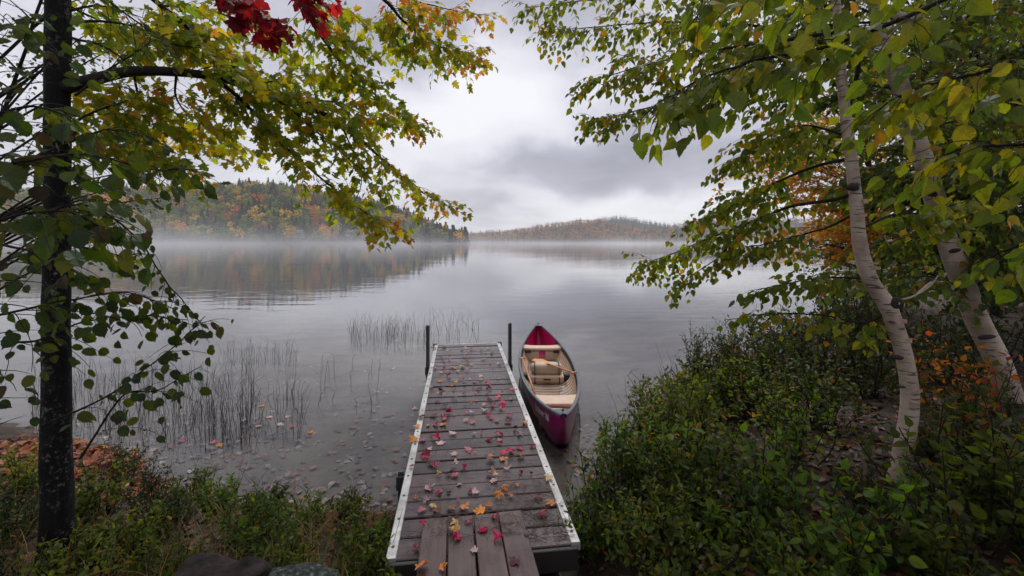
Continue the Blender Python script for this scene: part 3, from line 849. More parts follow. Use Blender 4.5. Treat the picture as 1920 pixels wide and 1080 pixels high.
# seats
def bench(s, depth, z, dish, name='seat'):
    V = []; nx, ny = 13, 7
    for lay in (0, 1):
        for j in range(ny):
            f = j / (ny - 1); yy = (f - .5) * depth
            ss = s + yy / (CL / 2)
            for i in range(nx):
                u = i / (nx - 1) * 2 - 1
                xb = c_b(ss) * (0.965 if z > .15 else .93)
                edge = 0.35 * (1 - u * u) * depth * (0.18 if f in (0, 1) else 0) * (1 if f == 0 else -1)
                zz = z - dish * (1 - u ** 4) * (0.35 + 0.65 * math.sin(f * math.pi)) - (0.012 if f in (0, 1) else 0)
                V.append((u * xb, s * CL / 2 + yy + edge, zz - lay * 0.05))
    n0 = nx * ny; Fc = []
    for j in range(ny - 1):
        for i in range(nx - 1):
            a = j * nx + i; q = (a, a + 1, a + nx + 1, a + nx)
            Fc += [(q[0], q[1], q[2]), (q[0], q[2], q[3]), (n0 + q[2], n0 + q[1], n0 + q[0]), (n0 + q[3], n0 + q[2], n0 + q[0])]
    for i in range(nx - 1):
        Fc += [(i, n0 + i, i + 1), (i + 1, n0 + i, n0 + i + 1)]
        a = (ny - 1) * nx + i
        Fc += [(a + 1, n0 + a, a), (a + 1, n0 + a + 1, n0 + a)]
    t = TM(); t.add(V, Fc); return t.build(name, M['tan'], canoe, True)
def s_of(Y): return (Y - (BOW[1] + STERN[1]) / 2) / (CL / 2)
sN, sF, sM = s_of(5.62), s_of(8.35), s_of(7.12)
bench(sN, 0.36, 0.225, 0.02)
for sx in (-1, 1):
    t = TM(); x0 = 0.10; x1 = c_b(sN - .08) * .80
    a, b = sorted((sx * x0, sx * x1))
    t.add(*box(a, b, sN * CL / 2 - 0.30, sN * CL / 2 - 0.02, -0.05, 0.155, 0.02)); t.build('seat_support', M['tan'], canoe, False)
bench(sF, 0.26, 0.245, 0.035)
for sx in (-1, 1):
    t = TM(); a, b = sorted((sx * 0.065, sx * c_b(sF) * 0.86))
    t.add(*box(a, b, sF * CL / 2 - 0.10, sF * CL / 2 + 0.10, -0.05, 0.165, 0.025)); sp = t.build('seat_support', M['tan'], canoe, False)
    t = TM(); a, b = sorted((sx * (c_b(sF) * .86 - .10), sx * (c_b(sF) * .86 + .005)))
    t.add(*box(a, b, sF * CL / 2 - 0.128, sF * CL / 2 - 0.07, 0.13, 0.185)); t.build('seat_bracket', M['tan_dark'], canoe, False)
# middle seat: rounded cushion with two black straps
def round_box(cx, cy_, cz, hx, hy, hz, e=4.0, n=22, m_=14):
    V = []; 
    for i in range(m_ + 1):
        ph = -math.pi / 2 + math.pi * i / m_
        for j in range(n):
            th = 2 * math.pi * j / n
            d = np.array((math.cos(ph) * math.cos(th), math.cos(ph) * math.sin(th), math.sin(ph)))
            k = (abs(d[0]) ** e + abs(d[1]) ** e + abs(d[2]) ** e) ** (-1 / e)
            V.append((cx + d[0] * k * hx, cy_ + d[1] * k * hy, cz + d[2] * k * hz))
    Fc = []
    for i in range(m_):
        for j in range(n):
            a = i * n + j; b = i * n + (j + 1) % n
            Fc += [(a, b, b + n), (a, b + n, a + n)]
    return np.array(V), np.array(Fc)
yM = sM * CL / 2
mid = empty('middle_seat'); mid.parent = canoe
t = TM(); t.add(*round_box(0, yM + .02, 0.165, 0.265, 0.12, 0.095, 3.6)); t.build('cushion', M['cushion'], mid)
t = TM(); t.add(*box(-0.27, 0.27, yM - 0.16, yM + 0.10, -0.05, 0.085, 0.02)); t.build('base', M['tan'], mid, False)
t = TM(); t.add(*box(-0.06, 0.06, yM - 0.164, yM - 0.158, 0.02, 0.045)); t.build('slot', M['tan_dark'], mid, False)
for sx in (-0.20, 0.20):
    ph = np.linspace(-0.6, math.pi * .95, 14)
    P = [(sx, yM - .168, -0.03), (sx, yM - .166, 0.06)] + [(sx, yM + .02 - 0.133 * np.sign(math.cos(a)) * abs(math.cos(a)) ** .55, .165 + .101 * np.sign(math.sin(a)) * abs(math.sin(a)) ** .55) for a in ph]
    t = TM(); t.add(*tube(P, 0.008, 5)); t.build('strap', M['black'], mid)
for sx in (-1, 1):
    t = TM(); a, b = sorted((sx * .285, sx * .375)); t.add(*box(a, b, yM - .12, yM + .05, -0.0, 0.10, 0.015)); t.build('side_box', M['black'], canoe, False)
# lettering on the left bow
def hull_x(s, z):
    g, k = c_g(s), c_k(s)
    q = min(max((z - k) / (g - k), 0), 1) ** (1 / 1.15)
    th = math.acos(1 - q)
    return c_b(s) * math.sin(th) ** 0.62
fc = bpy.data.curves.new('lettering_curve', 'FONT'); fc.body = 'Explorer 166'; fc.size = 0.12; fc.offset = 0.004; fc.resolution_u = 3
fo = bpy.data.objects.new('lettering_curve', fc); col.objects.link(fo)
bpy.context.view_layer.update()
me0 = fo.evaluated_get(bpy.context.evaluated_depsgraph_get()).to_mesh()
me0.calc_loop_triangles()
TV = np.array([v.co[:] for v in me0.vertices]); TF = np.array([tr.vertices[:] for tr in me0.loop_triangles])
bpy.data.objects.remove(fo); 
wT = TV[:, 0].max()
yl0 = s_of(5.40) * CL / 2
LV = []
for (x, y, z) in TV:
    yy = yl0 - x * (0.50 / wT)
    s = yy / (CL / 2); zz = c_g(s) - 0.15 + y * 1.0
    LV.append((-hull_x(s, zz) - 0.004, yy, zz))
t = TM(); t.add(LV, TF); t.add(np.array(LV) , TF[:, ::-1]); 
t = TM(); t.add(LV, TF); tag(t.build('lettering', M['print'], canoe, False), label='white lettering on the left bow')

# paddles lying in the canoe
def paddle(grip, tip, label, blade_m):
    e = empty('paddle', tip); g = np.array(grip) - np.array(tip); L = np.linalg.norm(g); d = g / L
    tag(e, label, 'paddle', 'paddles in the canoe')
    side = unit(np.cross(d, (0, 0, 1))); up = np.cross(side, d)
    t = TM(); t.add(*tube([d * 0.42, d * (L * .7), d * L], [0.015, 0.0145, 0.0135], 8)); t.build('shaft', M['paddle'], e)
    t = TM(); t.add(*tube([g - side * .05, g - side * .03, g, g + side * .03, g + side * .05], [0.010, 0.016, 0.019, 0.016, 0.010], 8)); t.build('grip', M['paddle'], e)
    V = []; st = np.linspace(0, 0.5, 11)
    for q in st:
        wv = 0.095 * (1 - (1 - min(q / .08, 1)) ** 2) ** .5 * (1 if q < .3 else 1 - .86 * ((q - .3) / .2) ** 1.3) + 0.006
        for f in (-1, -.5, 0, .5, 1):
            V.append(d * q + side * wv * f + up * (0.011 * (1 - abs(f)) + .003))
    n0 = len(V)
    for q in st:
        wv = 0.095 * (1 - (1 - min(q / .08, 1)) ** 2) ** .5 * (1 if q < .3 else 1 - .86 * ((q - .3) / .2) ** 1.3) + 0.006
        for f in (-1, -.5, 0, .5, 1):
            V.append(d * q + side * wv * f - up * (0.011 * (1 - abs(f)) + .003))
    Fc = []
    for i in range(10):
        for j in range(4):
            a = i * 5 + j; q = (a, a + 1, a + 6, a + 5)
            Fc += [(q[0], q[1], q[2]), (q[0], q[2], q[3]), (n0 + q[2], n0 + q[1], n0 + q[0]), (n0 + q[3], n0 + q[2], n0 + q[0])]
        for a in (i * 5, i * 5 + 4):
            Fc += [(a, a + 5, n0 + a), (a + 5, n0 + a + 5, n0 + a)]
    t = TM(); t.add(V, Fc); t.build('blade', blade_m, e)
g1 = on_plane(979, 672, 0.315); p1 = on_plane(999, 727, 0.235)
d1 = unit(p1 - g1)
paddle(g1, (0.40, 5.42, 0.055), 'long wooden paddle propped along the left side of the canoe', M['paddle'])
g2 = on_plane(1076, 699, 0.325); p2 = on_plane(1034, 676, 0.315)
paddle(g2, (0.40, 7.50, 0.215), 'wooden paddle with orange blade behind the canoe cushion', M['blade'])

# ================================================================== LEAVES
def leaf_template(half, fold=0.18, curl=0.12, ctr=0.42, seed=0):
    """outline from its right half (base to tip), mirrored, as a fan round a midrib point"""
    g = np.random.default_rng(seed)
    rgt = np.array(half, float); lft = rgt[1:-1][::-1] * (-1, 1)
    o = np.vstack([rgt, lft]); n = len(o)
    V = np.vstack([o, [(0, ctr)]])
    z = fold * np.abs(V[:, 0]) - curl * (V[:, 1] - 0.3) ** 2 * 1.2 + 0.05 * g.normal(0, 1, len(V)) * np.abs(V[:, 0])
    V3 = np.column_stack([V, z])
    Fc = np.array([(i, (i + 1) % n, n) for i in range(n)])
    L = np.column_stack([V, np.zeros(len(V))])
    return V3, Fc, L

MAPLE = [(0, 0), (.10, .03), (.20, .00), (.42, .09), (.35, .19), (.33, .27), (.40, .33), (.60, .52), (.50, .56), (.46, .63), (.34, .58), (.21, .52), (.25, .66), (.31, .76), (.20, .78), (.13, .88), (0, 1.04)]
MAPLE_LO = [(0, 0), (.22, .0), (.42, .10), (.31, .28), (.58, .56), (.22, .52), (.27, .76), (0, 1.04)]
OVATE = [(0, 0)] + [(x + (.022 if i % 2 else -.012), y) for i, (x, y) in enumerate([(.10, .02), (.20, .07), (.27, .13), (.32, .21), (.345, .29), (.345, .38), (.33, .46), (.30, .54), (.265, .62), (.22, .70), (.165, .78), (.105, .87)])] + [(0, 1.02)]
OVATE_LO = [(0, 0), (.20, .07), (.34, .27), (.32, .48), (.20, .74), (0, 1.02)]
ROUND = [(0, 0)] + [(x * .80 + (.026 if i % 2 else -.012), y) for i, (x, y) in enumerate([(.12, -.02), (.24, .03), (.33, .11), (.39, .21), (.425, .32), (.435, .44), (.42, .55), (.38, .66), (.31, .75), (.21, .83), (.10, .91)])] + [(0, 1.06)]
ELLIP = [(0, 0), (.13, .20), (.22, .52), (.16, .80), (0, 1.0)]
TPL = {}
for nm, hf, ct in (('maple', MAPLE, .40), ('maple_lo', MAPLE_LO, .40), ('ovate', OVATE, .42), ('ovate_lo', OVATE_LO, .42), ('round', ROUND, .45), ('ellip', ELLIP, .5)):
    for k, (fo_, cu) in enumerate(((.12, .10), (.28, .25), (-.10, .30), (.45, .15))):
        TPL[(nm, k)] = leaf_template(hf, fo_, cu, ct, k + 7)
for k in range(4):      # dry, crumpled fallen leaves
    TPL[('fallen', k)] = leaf_template(MAPLE, (.5, -.45, .25, .7)[k], (.5, .6, -.7, .2)[k], .40, 50 + k)
    _g = np.random.default_rng(60 + k); _V = TPL[('fallen', k)][0]; _V[:, 2] += _g.normal(0, .07, len(_V)); _V[:, :2] *= _g.uniform(.78, 1.08, (len(_V), 1))
LEAF_ME = {}
def leaf_mesh(key, mat='leaf'):
    if (key, mat) not in LEAF_ME:
        V, Fc, L = TPL[key]; t = TM(); t.add(V, Fc, (1, 1, 1), L)
        if key[0] in ('maple', 'ovate', 'round'):      # the leaf stalk
            tv, tf = tube([(0, 0.02, 0.0), (0.01, -0.2, 0.02), (-0.01, -0.42 if key[0] == 'maple' else -0.22, 0.0)], [0.014, 0.011, 0.012], 3, False); t.add(tv, tf, (.7, .5, .5))
        LEAF_ME[(key, mat)] = t.mesh('leaf_' + key[0], M[mat], False)
    return LEAF_ME[(key, mat)]

class Foliage:
    def __init__(s): s.rec = []
    def add(s, tpl, P, D, Nn, size, cols):
        P = np.atleast_2d(P); n = len(P)
        if n == 0: return
        Rm = frame_rot(np.broadcast_to(D, (n, 3)), np.broadcast_to(Nn, (n, 3)))
        kk = rng.integers(0, 4, n)
        s.rec.append((np.array([tpl] * n, dtype=object), kk, P, Rm, np.broadcast_to(size, (n,)).astype(float), np.broadcast_to(cols, (n, 3)).astype(float)))
    def finish(s, parent, nparts, mat='leaf', name='leaf', stuff='foliage', lo=None):
        T = np.concatenate([r[0] for r in s.rec]); K = np.concatenate([r[1] for r in s.rec]); P = np.concatenate([r[2] for r in s.rec])
        Rm = np.concatenate([r[3] for r in s.rec]); S = np.concatenate([r[4] for r in s.rec]); C = np.concatenate([r[5] for r in s.rec])
        x, y = project(P); inf = (x > 0) & (x < 1920) & (y > 0) & (y < 1080) & (P[:, 1] > .3)
        face = np.abs(np.einsum('ni,ni->n', Rm[:, :, 2], unit(P - (0, 0, CAMZ))))
        score = np.where(inf, S / np.maximum(P[:, 1], .3) * (0.35 + face), -1)
        order = np.argsort(-score); top = [i for i in order[:nparts] if score[i] > 0]; rest = np.setdiff1d(np.arange(len(P)), top)
        org = np.array(parent.location)
        for i in top:
            o = link(name, leaf_mesh((T[i], int(K[i])), mat), parent)
            m4 = np.eye(4); m4[:3, :3] = Rm[i] * S[i]; m4[:3, 3] = P[i] - org
            o.matrix_local = Matrix(m4.tolist()); o.color = (*C[i], 1)
        if len(rest):
            t = TM()
            for tp in set(T[rest]):
                for k in range(4):
                    q = rest[(T[rest] == tp) & (K[rest] == k)]
                    if not len(q): continue
                    V, Fc, L = TPL[((lo or {}).get(tp, tp), k)]
                    nv = len(V)
                    VV = np.einsum('nij,kj->nki', Rm[q], V) * S[q][:, None, None] + (P[q] - org)[:, None, :]
                    FF = (np.arange(len(q))[:, None, None] * nv + Fc[None]).reshape(-1, 3)
                    t.add(VV.reshape(-1, 3), FF, np.repeat(C[q], nv, axis=0), np.tile(L, (len(q), 1)))
            o = t.build(stuff, M[mat], parent, False); o['kind'] = 'stuff'

        return len(P)

LO = {'maple': 'maple_lo', 'ovate': 'ovate_lo'}
def palette(cols, probs=None, jit=0.18):
    cols = np.array(cols)
    def f(n, t=None):
        c = cols[rng.choice(len(cols), n, p=probs)]
        return np.clip(c * rng.uniform(1 - jit, 1 + jit, (n, 1)) * rng.uniform(.92, 1.08, (n, 3)), 0.002, 1)
    return f

def spray(wood, fol, pts, r0, r1, ntw, tl, tpl, size, pal, t0=0.1, droop=0.35, step=0.055, face=(0, -0.5, 0.8), tip_pal=None, leafy=1.0, flat=0.5, org=(0, 0, 0), n=26, sides=6):
    """one branch with its side twigs and their leaves"""
    P = smooth_path(pts, n)
    P = P + np.cumsum(rng.normal(0, 0.004, P.shape), 0) * np.linspace(0, 1, n)[:, None]
    wood.add(*tube(P - np.array(org), np.linspace(r0, r1, n) , sides))
    T = unit(np.gradient(P, axis=0))
    for k in range(ntw):
        u = t0 + (1 - t0) * (k + rng.random()) / ntw
        i = min(int(u * (n - 1)), n - 1)
        b = P[i]; d = T[i]
        sd = unit(np.cross(d, (0, 0, 1))) * (1 if k % 2 else -1)
        v = unit(d * rng.uniform(.35, .9) + sd * rng.uniform(.4, 1.0) + rng.normal(0, .35, 3) * (1 - flat) + (0, 0, rng.uniform(-.25, .35)))
        L = tl * rng.uniform(.5, 1.15) * (1 - 0.35 * u)
        m_ = 6
        q = [b]
        for j in range(m_):
            v = unit(v + (0, 0, -droop * .35) + rng.normal(0, .10, 3)); q.append(q[-1] + v * L / m_)
        q = np.array(q)
        wood.add(*tube(q - np.array(org), np.linspace(max(r1 * .9, .0022), .0011, m_ + 1), 3, False))
        nl = max(2, int(L / step * leafy))
        tt = np.linspace(.15, 1, nl)
        pos = np.stack([np.interp(tt, np.linspace(0, 1, m_ + 1), q[:, c]) for c in range(3)], 1)
        tv = unit(q[-1] - q[0]); side = unit(np.cross(tv, (0, 0, 1)))
        sg = np.where(np.arange(nl) % 2, 1, -1)[:, None]
        D = unit(tv * .5 + side * sg * rng.uniform(.3, .9, (nl, 1)) + np.array((0, 0, -1)) * rng.uniform(droop * .6, droop * 1.9, (nl, 1)) + rng.normal(0, .22, (nl, 3)))
        Nn = unit(np.array(face) + rng.normal(0, .45, (nl, 3)))
        sz = size * rng.uniform(.6, 1.15, nl)
        pos = pos + D * (sz * .3)[:, None] + rng.normal(0, .012, (nl, 3))
        cp = pal
        if tip_pal is not None and rng.random() < (u - .72) * 2.6:
            cp = tip_pal
        fol.add(tpl, pos, D, Nn, sz, cp(nl))

def px_path(seq): return np.array([W(*p) for p in seq])

def trunk_mesh(wood, P, rad, sides=18, n=60, org=(0, 0, 0), rough=0.06, seed=1.0):
    Q = smooth_path(P, n); r = np.interp(np.linspace(0, 1, n), np.linspace(0, 1, len(rad)), rad)
    V, Fc = tube(Q, r, sides)
    for i in range(n * sides):
        c = Q[i // sides]; d = V[i] - c
        k = 1 + rough * mnoise.fractal(Vector((V[i][0] * 7 + seed, V[i][1] * 7, V[i][2] * 2.2)), 1, 2, 4)
        V[i] = c + d * k
    wood.add(V - np.array(org), Fc)

# palettes (leaf reflectances)
G_MAPLE = palette([(0.252, 0.313, 0.028), (0.371, 0.373, 0.028), (0.183, 0.269, 0.034), (0.504, 0.433, 0.028), (0.589, 0.358, 0.034), (0.149, 0.223, 0.043)], [.27, .24, .18, .17, .06, .08])
Y_MAPLE = palette([(0.473, 0.402, 0.025), (0.364, 0.368, 0.025), (0.546, 0.336, 0.029), (0.237, 0.291, 0.025), (0.546, 0.222, 0.034)], [.24, .36, .08, .29, .03])
TIP = palette([(0.408, 0.288, 0.036), (0.336, 0.300, 0.036), (0.504, 0.202, 0.050), (0.437, 0.269, 0.042), (0.370, 0.109, 0.050), (0.269, 0.218, 0.042)], [.22, .2, .2, .2, .1, .08])
REDS = palette([(0.297, 0.008, 0.027), (0.230, 0.007, 0.024), (0.378, 0.016, 0.038), (0.149, 0.008, 0.022)])
G_HAZEL = palette([(0.046, 0.081, 0.016), (0.069, 0.098, 0.016), (0.035, 0.063, 0.023), (0.098, 0.109, 0.016), (0.058, 0.043, 0.029)], [.34, .26, .2, .14, .06])
G_BIRCH = palette([(0.140, 0.190, 0.019), (0.212, 0.232, 0.019), (0.105, 0.158, 0.026), (0.305, 0.264, 0.021), (0.470, 0.232, 0.026)], [.36, .29, .21, .115, .025])
G_DARK = palette([(0.061, 0.099, 0.016), (0.087, 0.131, 0.016), (0.124, 0.146, 0.016), (0.043, 0.069, 0.019), (0.228, 0.139, 0.019)], [.33, .27, .16, .16, .08])
ORANGE = palette([(0.574, 0.203, 0.018), (0.473, 0.270, 0.020), (0.620, 0.288, 0.020), (0.371, 0.220, 0.024), (0.439, 0.119, 0.027), (0.236, 0.220, 0.024)], [.16, .27, .18, .17, .05, .17])

# ------------------------------------------------------------------ the big maple on the left
mb = np.array((W(105, 1000, 2.6)[0], 2.6, ground_z(W(105, 1000, 2.6)[0], 2.6)))
maple = empty('maple_tree', mb); tag(maple, 'dark trunked maple at the left with yellow green leaves over the water', 'tree')
tx = lambda x, Y: (x - 960) * Y / F
t = TM(); trunk_mesh(t, [(tx(100, 2.6) - .02, 2.6, mb[2] - .25), (tx(105, 2.6), 2.6, mb[2] + .12), (tx(106, 2.6), 2.6, 1.5), (tx(107, 2.6), 2.6, 2.6), (tx(108, 2.6), 2.6, 3.8), (tx(104, 2.6), 2.62, 5.2), (tx(112, 2.6), 2.65, 7.2)],
                 [0.15, 0.082, 0.066, 0.062, 0.058, 0.05, 0.035], 22, 90, mb, 0.11)
t.build('trunk', M['maple_bark'], maple)
wd = TM(); fo = Foliage()
A = [(120, 165, 2.6), (170, 150, 2.62), (260, 132, 2.75), (390, 140, 3.0), (470, 165, 3.2), (560, 195, 3.4), (640, 235, 3.7), (720, 305, 4.1), (790, 365, 4.5), (850, 398, 4.8)]
spray(wd, fo, px_path(A), .040, .004, 63, .52, 'maple', .082, G_MAPLE, t0=.30, tip_pal=TIP, step=.038, org=mb, n=44, sides=9)
B = [(105, -150, 2.6), (220, -60, 2.8), (300, 10, 2.9), (380, 75, 3.1), (470, 155, 3.25), (560, 215, 3.5), (660, 300, 3.9)]
spray(wd, fo, px_path(B), .026, .004, 49, .5, 'maple', .080, G_MAPLE, t0=.28, step=.038, org=mb, n=40, sides=8)
A2 = [(405, 147, 3.02), (470, 205, 3.2), (540, 280, 3.4), (625, 355, 3.7), (690, 405, 3.9), (738, 434, 4.05)]
spray(wd, fo, px_path(A2), .014, .003, 52, .46, 'maple', .078, G_MAPLE, t0=.12, tip_pal=TIP, org=mb, step=.038)
C_ = [(110, -260, 2.6), (350, -120, 2.8), (540, -20, 3.0), (600, 60, 3.3), (660, 135, 3.6), (720, 190, 4.0), (790, 230, 4.4)]
spray(wd, fo, px_path(C_), .024, .003, 58, .5, 'maple', .080, G_MAPLE, t0=.42, tip_pal=TIP, step=.038, org=mb, n=36)
D_ = [(110, -380, 2.6), (400, -200, 2.9), (700, -20, 3.3), (760, 35, 3.6), (830, 78, 4.0), (905, 92, 4.4)]
spray(wd, fo, px_path(D_), .022, .003, 49, .48, 'maple', .080, G_MAPLE, t0=.45, tip_pal=TIP, step=.038, org=mb, n=36)
E_ = [(700, -20, 3.3), (790, 5, 3.7), (860, 22, 4.2), (915, 32, 4.6)]
spray(wd, fo, px_path(E_), .008, .002, 29, .36, 'maple', .075, TIP, t0=.1, org=mb, step=.038)
for seq, pal, nt_ in (([(330, 138, 2.88), (335, 190, 3.1), (390, 240, 3.5), (455, 280, 4.0)], Y_MAPLE, 18), ([(250, 133, 2.74), (265, 190, 3.0), (310, 240, 3.4), (375, 275, 3.8)], Y_MAPLE, 20),
                      ([(110, 255, 2.6), (200, 270, 2.8), (290, 290, 3.1), (350, 315, 3.4)], G_MAPLE, 18), ([(108, 120, 2.6), (180, 190, 2.8), (250, 225, 3.1), (310, 240, 3.5)], G_MAPLE, 16), ([(108, 0, 2.6), (190, 40, 2.8), (270, 60, 3.1), (350, 60, 3.5)], G_MAPLE, 16), ([(300, 10, 2.9), (400, 20, 3.2), (500, 60, 3.7), (570, 110, 4.1)], G_MAPLE, 18), ([(470, 165, 3.2), (520, 150, 3.4), (580, 140, 3.8), (640, 150, 4.2)], G_MAPLE, 16),
                      ([(560, 195, 3.4), (620, 190, 3.7), (690, 215, 4.1), (770, 228, 4.6)], G_MAPLE, 18), ([(300, 10, 2.9), (340, 50, 3.1), (400, 90, 3.4), (480, 110, 3.8)], Y_MAPLE, 16),
                      ([(540, -20, 3.0), (620, 10, 3.3), (700, 50, 3.7), (770, 110, 4.1)], G_MAPLE, 20), ([(640, 235, 3.7), (680, 330, 4.0), (660, 390, 4.3)], G_MAPLE, 10)):
    spray(wd, fo, px_path(seq), .008, .002, int(nt_ * 1.5), .46, 'maple', .080, pal, step=.038, t0=.08, org=mb)
for seq, nt_ in (([(110, -320, 2.6), (250, -160, 2.5), (365, -55, 2.5), (450, 5, 2.6), (505, 42, 2.7)], 13), ([(365, -55, 2.5), (470, -60, 2.6), (545, -30, 2.7), (585, -8, 2.8)], 6)):
    spray(wd, fo, px_path(seq), .014, .003, nt_ * 2, .26, 'maple', .098, REDS, step=.04, t0=.62, org=mb)
# upper crown, above the picture
for k in range(18):
    an = rng.uniform(0, 6.28); z0 = rng.uniform(4.3, 7.0); ln = rng.uniform(1.2, 2.6)
    p0 = np.array((mb[0], 2.6, z0)); p1 = p0 + np.array((math.cos(an) * ln, math.sin(an) * ln * .8 - .3, rng.uniform(.1, .9)))
    spray(wd, fo, [p0, (p0 + p1) / 2 + (0, 0, .12), p1], .018, .003, 11, .5, 'maple', .09, G_MAPLE, t0=.25, org=mb, n=12, sides=5)
# fine bare side twigs low on the trunk
for seq in ([(130, 40, 2.6), (230, 45, 2.7), (330, 85, 2.9), (420, 95, 3.1)], [(130, 70, 2.6), (200, 90, 2.7), (260, 130, 2.8)], [(140, 460, 2.6), (210, 475, 2.7), (280, 470, 2.8)],
            [(130, 20, 2.6), (190, 10, 2.7), (280, 30, 2.8)], [(130, 235, 2.6), (190, 200, 2.6), (240, 180, 2.7)]):
    spray(wd, fo, px_path(seq), .009, .002, 8, .36, 'maple', .055, G_MAPLE, t0=.2, leafy=.55, org=mb)
wd.build('branch', M['twig'], maple)
fo.finish(maple, 300, lo=LO)

# ------------------------------------------------------------------ hazel at the left edge, close to the camera
hb = np.array((tx(-70, 2.0), 2.0, ground_z(tx(-70, 2.0), 2.0)))
hazel = empty('hazel_shrub', hb); tag(hazel, 'hazel with round dark leaves at the left edge close by', 'shrub')
wd = TM(); fo = Foliage()
hbp = (-70, HY + (CAMZ - hb[2]) * F / 2.0 + 12, 2.0)
stems = [[hbp, (-60, 740, 1.95), (-50, 560, 1.85), (-20, 400, 1.8), (2, 270, 1.8), (52, 130, 1.8), (120, -60, 1.8)],
         [hbp, (-90, 760, 1.8), (-130, 520, 1.65), (-110, 330, 1.5), (-80, 120, 1.4)]]
for sq in stems:
    spray(wd, fo, px_path(sq),     .014, .005, 30, .32, 'round', .056, G_HAZEL, t0=.2, leafy=.7, org=hb, face=(.2, -.9, .5))
for sq, nt_, sz in (([(75, 800, 2.15), (200, 745, 2.25), (280, 690, 2.3), (340, 650, 2.3), (398, 600, 2.3)], 12, .085),
                    ([(150, 860, 2.3), (230, 745, 2.3), (300, 735, 2.3), (380, 700, 2.3)], 6, .08),
                    ([(-40, 600, 1.65), (60, 575, 1.7), (140, 555, 1.8), (240, 540, 2.0), (330, 570, 2.2)], 14, .085),
                    ([(-50, 430, 1.5), (60, 395, 1.45), (150, 395, 1.5), (215, 430, 1.6)], 11, .105),
                    ([(-60, 330, 1.5), (50, 300, 1.5), (170, 290, 1.7), (280, 315, 1.9), (390, 318, 2.1)], 15, .098),
                    ([(65, 400, 2.15), (170, 385, 2.2), (260, 450, 2.3), (310, 530, 2.4), (375, 610, 2.5)], 14, .06),
                    ([(10, 460, 1.85), (90, 480, 1.8), (160, 520, 1.8)], 8, .085), ([(5, 640, 1.9), (70, 640, 1.9), (150, 610, 2.0), (250, 600, 2.1), (350, 610, 2.3)], 14, .07),
                    ([(-60, 240, 1.4), (40, 200, 1.45), (110, 195, 1.5), (170, 215, 1.6)], 8, .095), ([(70, 100, 1.8), (30, 50, 1.7), (60, 20, 1.7)], 7, .08),
                    ([(75, 290, 2.2), (180, 250, 2.2), (240, 255, 2.3), (330, 290, 2.5)], 12, .06), ([(140, 180, 2.2), (230, 110, 2.3), (310, 60, 2.5)], 10, .045),
                    ([(120, -60, 1.8), (230, 20, 2.0), (330, 90, 2.2)], 10, .05)):
    spray(wd, fo, px_path(sq), .006, .002, int(nt_ * 1.7), .30, 'round', sz * .76, G_HAZEL, t0=.1, leafy=.85, step=.06, org=hb, face=(.2, -.9, .5), droop=.5)
wd.build('branch', M['twig'], hazel)
fo.finish(hazel, 300)

# ------------------------------------------------------------------ birches on the right
def birch(name, label, seq, widths, n=90):
    base = W(*seq[0]); base[2] = ground_z(base[0], base[1])
    e = empty(name, base); tag(e, label, 'tree')
    P = px_path(seq); P[0][2] = min(P[0][2], base[2] - .15)
    r = [w_ / 2 * seq[i][2] / F / math.hypot(1, (seq[i][0] - 960) / F) * .86 for i, w_ in enumerate(widths)]
    t = TM(); trunk_mesh(t, P, r, 22, n, base, 0.035, 4.0); t.build('trunk', M['birch'], e)
    return e, base
bA, oA = birch('birch_tree', 'crooked slender white birch trunk rising from the right bank', [(1682, 930, 3.0), (1690, 870, 3.0), (1706, 760, 3.0), (1698, 680, 3.0), (1678, 610, 3.0), (1662, 570, 3.0), (1632, 525, 3.0), (1613, 460, 3.0), (1605, 380, 3.0), (1595, 290, 3.0), (1585, 210, 3.0), (1576, 120, 3.0), (1570, 40, 3.0), (1560, -120, 3.0), (1545, -400, 3.0)],
                   [78, 50, 44, 42, 42, 44, 38, 35, 31, 29, 26, 23, 21, 18, 12])
def curls(par, org, seq, seed, n=12):
    g = np.random.default_rng(seed); P = px_path(seq); Q = smooth_path(P, 60)
    for k in range(n):
        i = int(g.uniform(4, 50)); c = Q[i]; r = .05 if seq[0][2] < 3.5 else .085
        an = g.uniform(-2.9, -.2); h = g.uniform(.015, .04); ln = g.uniform(.02, .05)
        V = []
        for q in range(5):
            a2 = an + q * ln / r / 4; lift = .002 + .022 * (q / 4) ** 2 * g.uniform(.6, 1.4)
            for z in (-h / 2, h / 2):
                V.append(c + np.array((math.cos(a2) * (r + lift), math.sin(a2) * (r + lift), z * (1 - .3 * q / 4))))
        Fc = []
        for q in range(4):
            Fc += [(2 * q, 2 * q + 2, 2 * q + 3), (2 * q, 2 * q + 3, 2 * q + 1)]
        t = TM(); t.add(np.array(V) - org, Fc); t.build('bark_curl', M['curl'], par)
M['curl'] = plain('peeling_birch_paper', (0.36, 0.25, 0.18), rough=0.6, var=0.4, scale=30)
def scar(par, org, x, y, Y, wpx, hpx, tilt=0):
    c = W(x, y, Y); t = TM()
    V, Fc = round_box(0, 0, 0, wpx / 2 * Y / F, .02, hpx / 2 * Y / F, 2.2, 16, 8)
    ca, sa = math.cos(tilt), math.sin(tilt)
    V = np.stack([V[:, 0] * ca - V[:, 2] * sa, V[:, 1], V[:, 0] * sa + V[:, 2] * ca], 1)
    t.add(V + c - org, Fc); t.build('bark_scar', M['scar'], par)
scar(bA, oA, 1680, 568, 2.955, 24, 22, .3); scar(bA, oA, 1682, 670, 2.945, 24, 9, -.1); scar(bA, oA, 1599, 352, 2.965, 24, 12); scar(bA, oA, 1690, 725, 2.94, 14, 5)
curls(bA, oA, [(1690, 870, 3.0), (1703, 760, 3.0), (1694, 680, 3.0), (1680, 610, 3.0), (1664, 565, 3.0), (1635, 520, 3.0), (1616, 460, 3.0), (1605, 380, 3.0), (1595, 290, 3.0), (1585, 210, 3.0)], 3, 16)
wd = TM(); fo = Foliage()
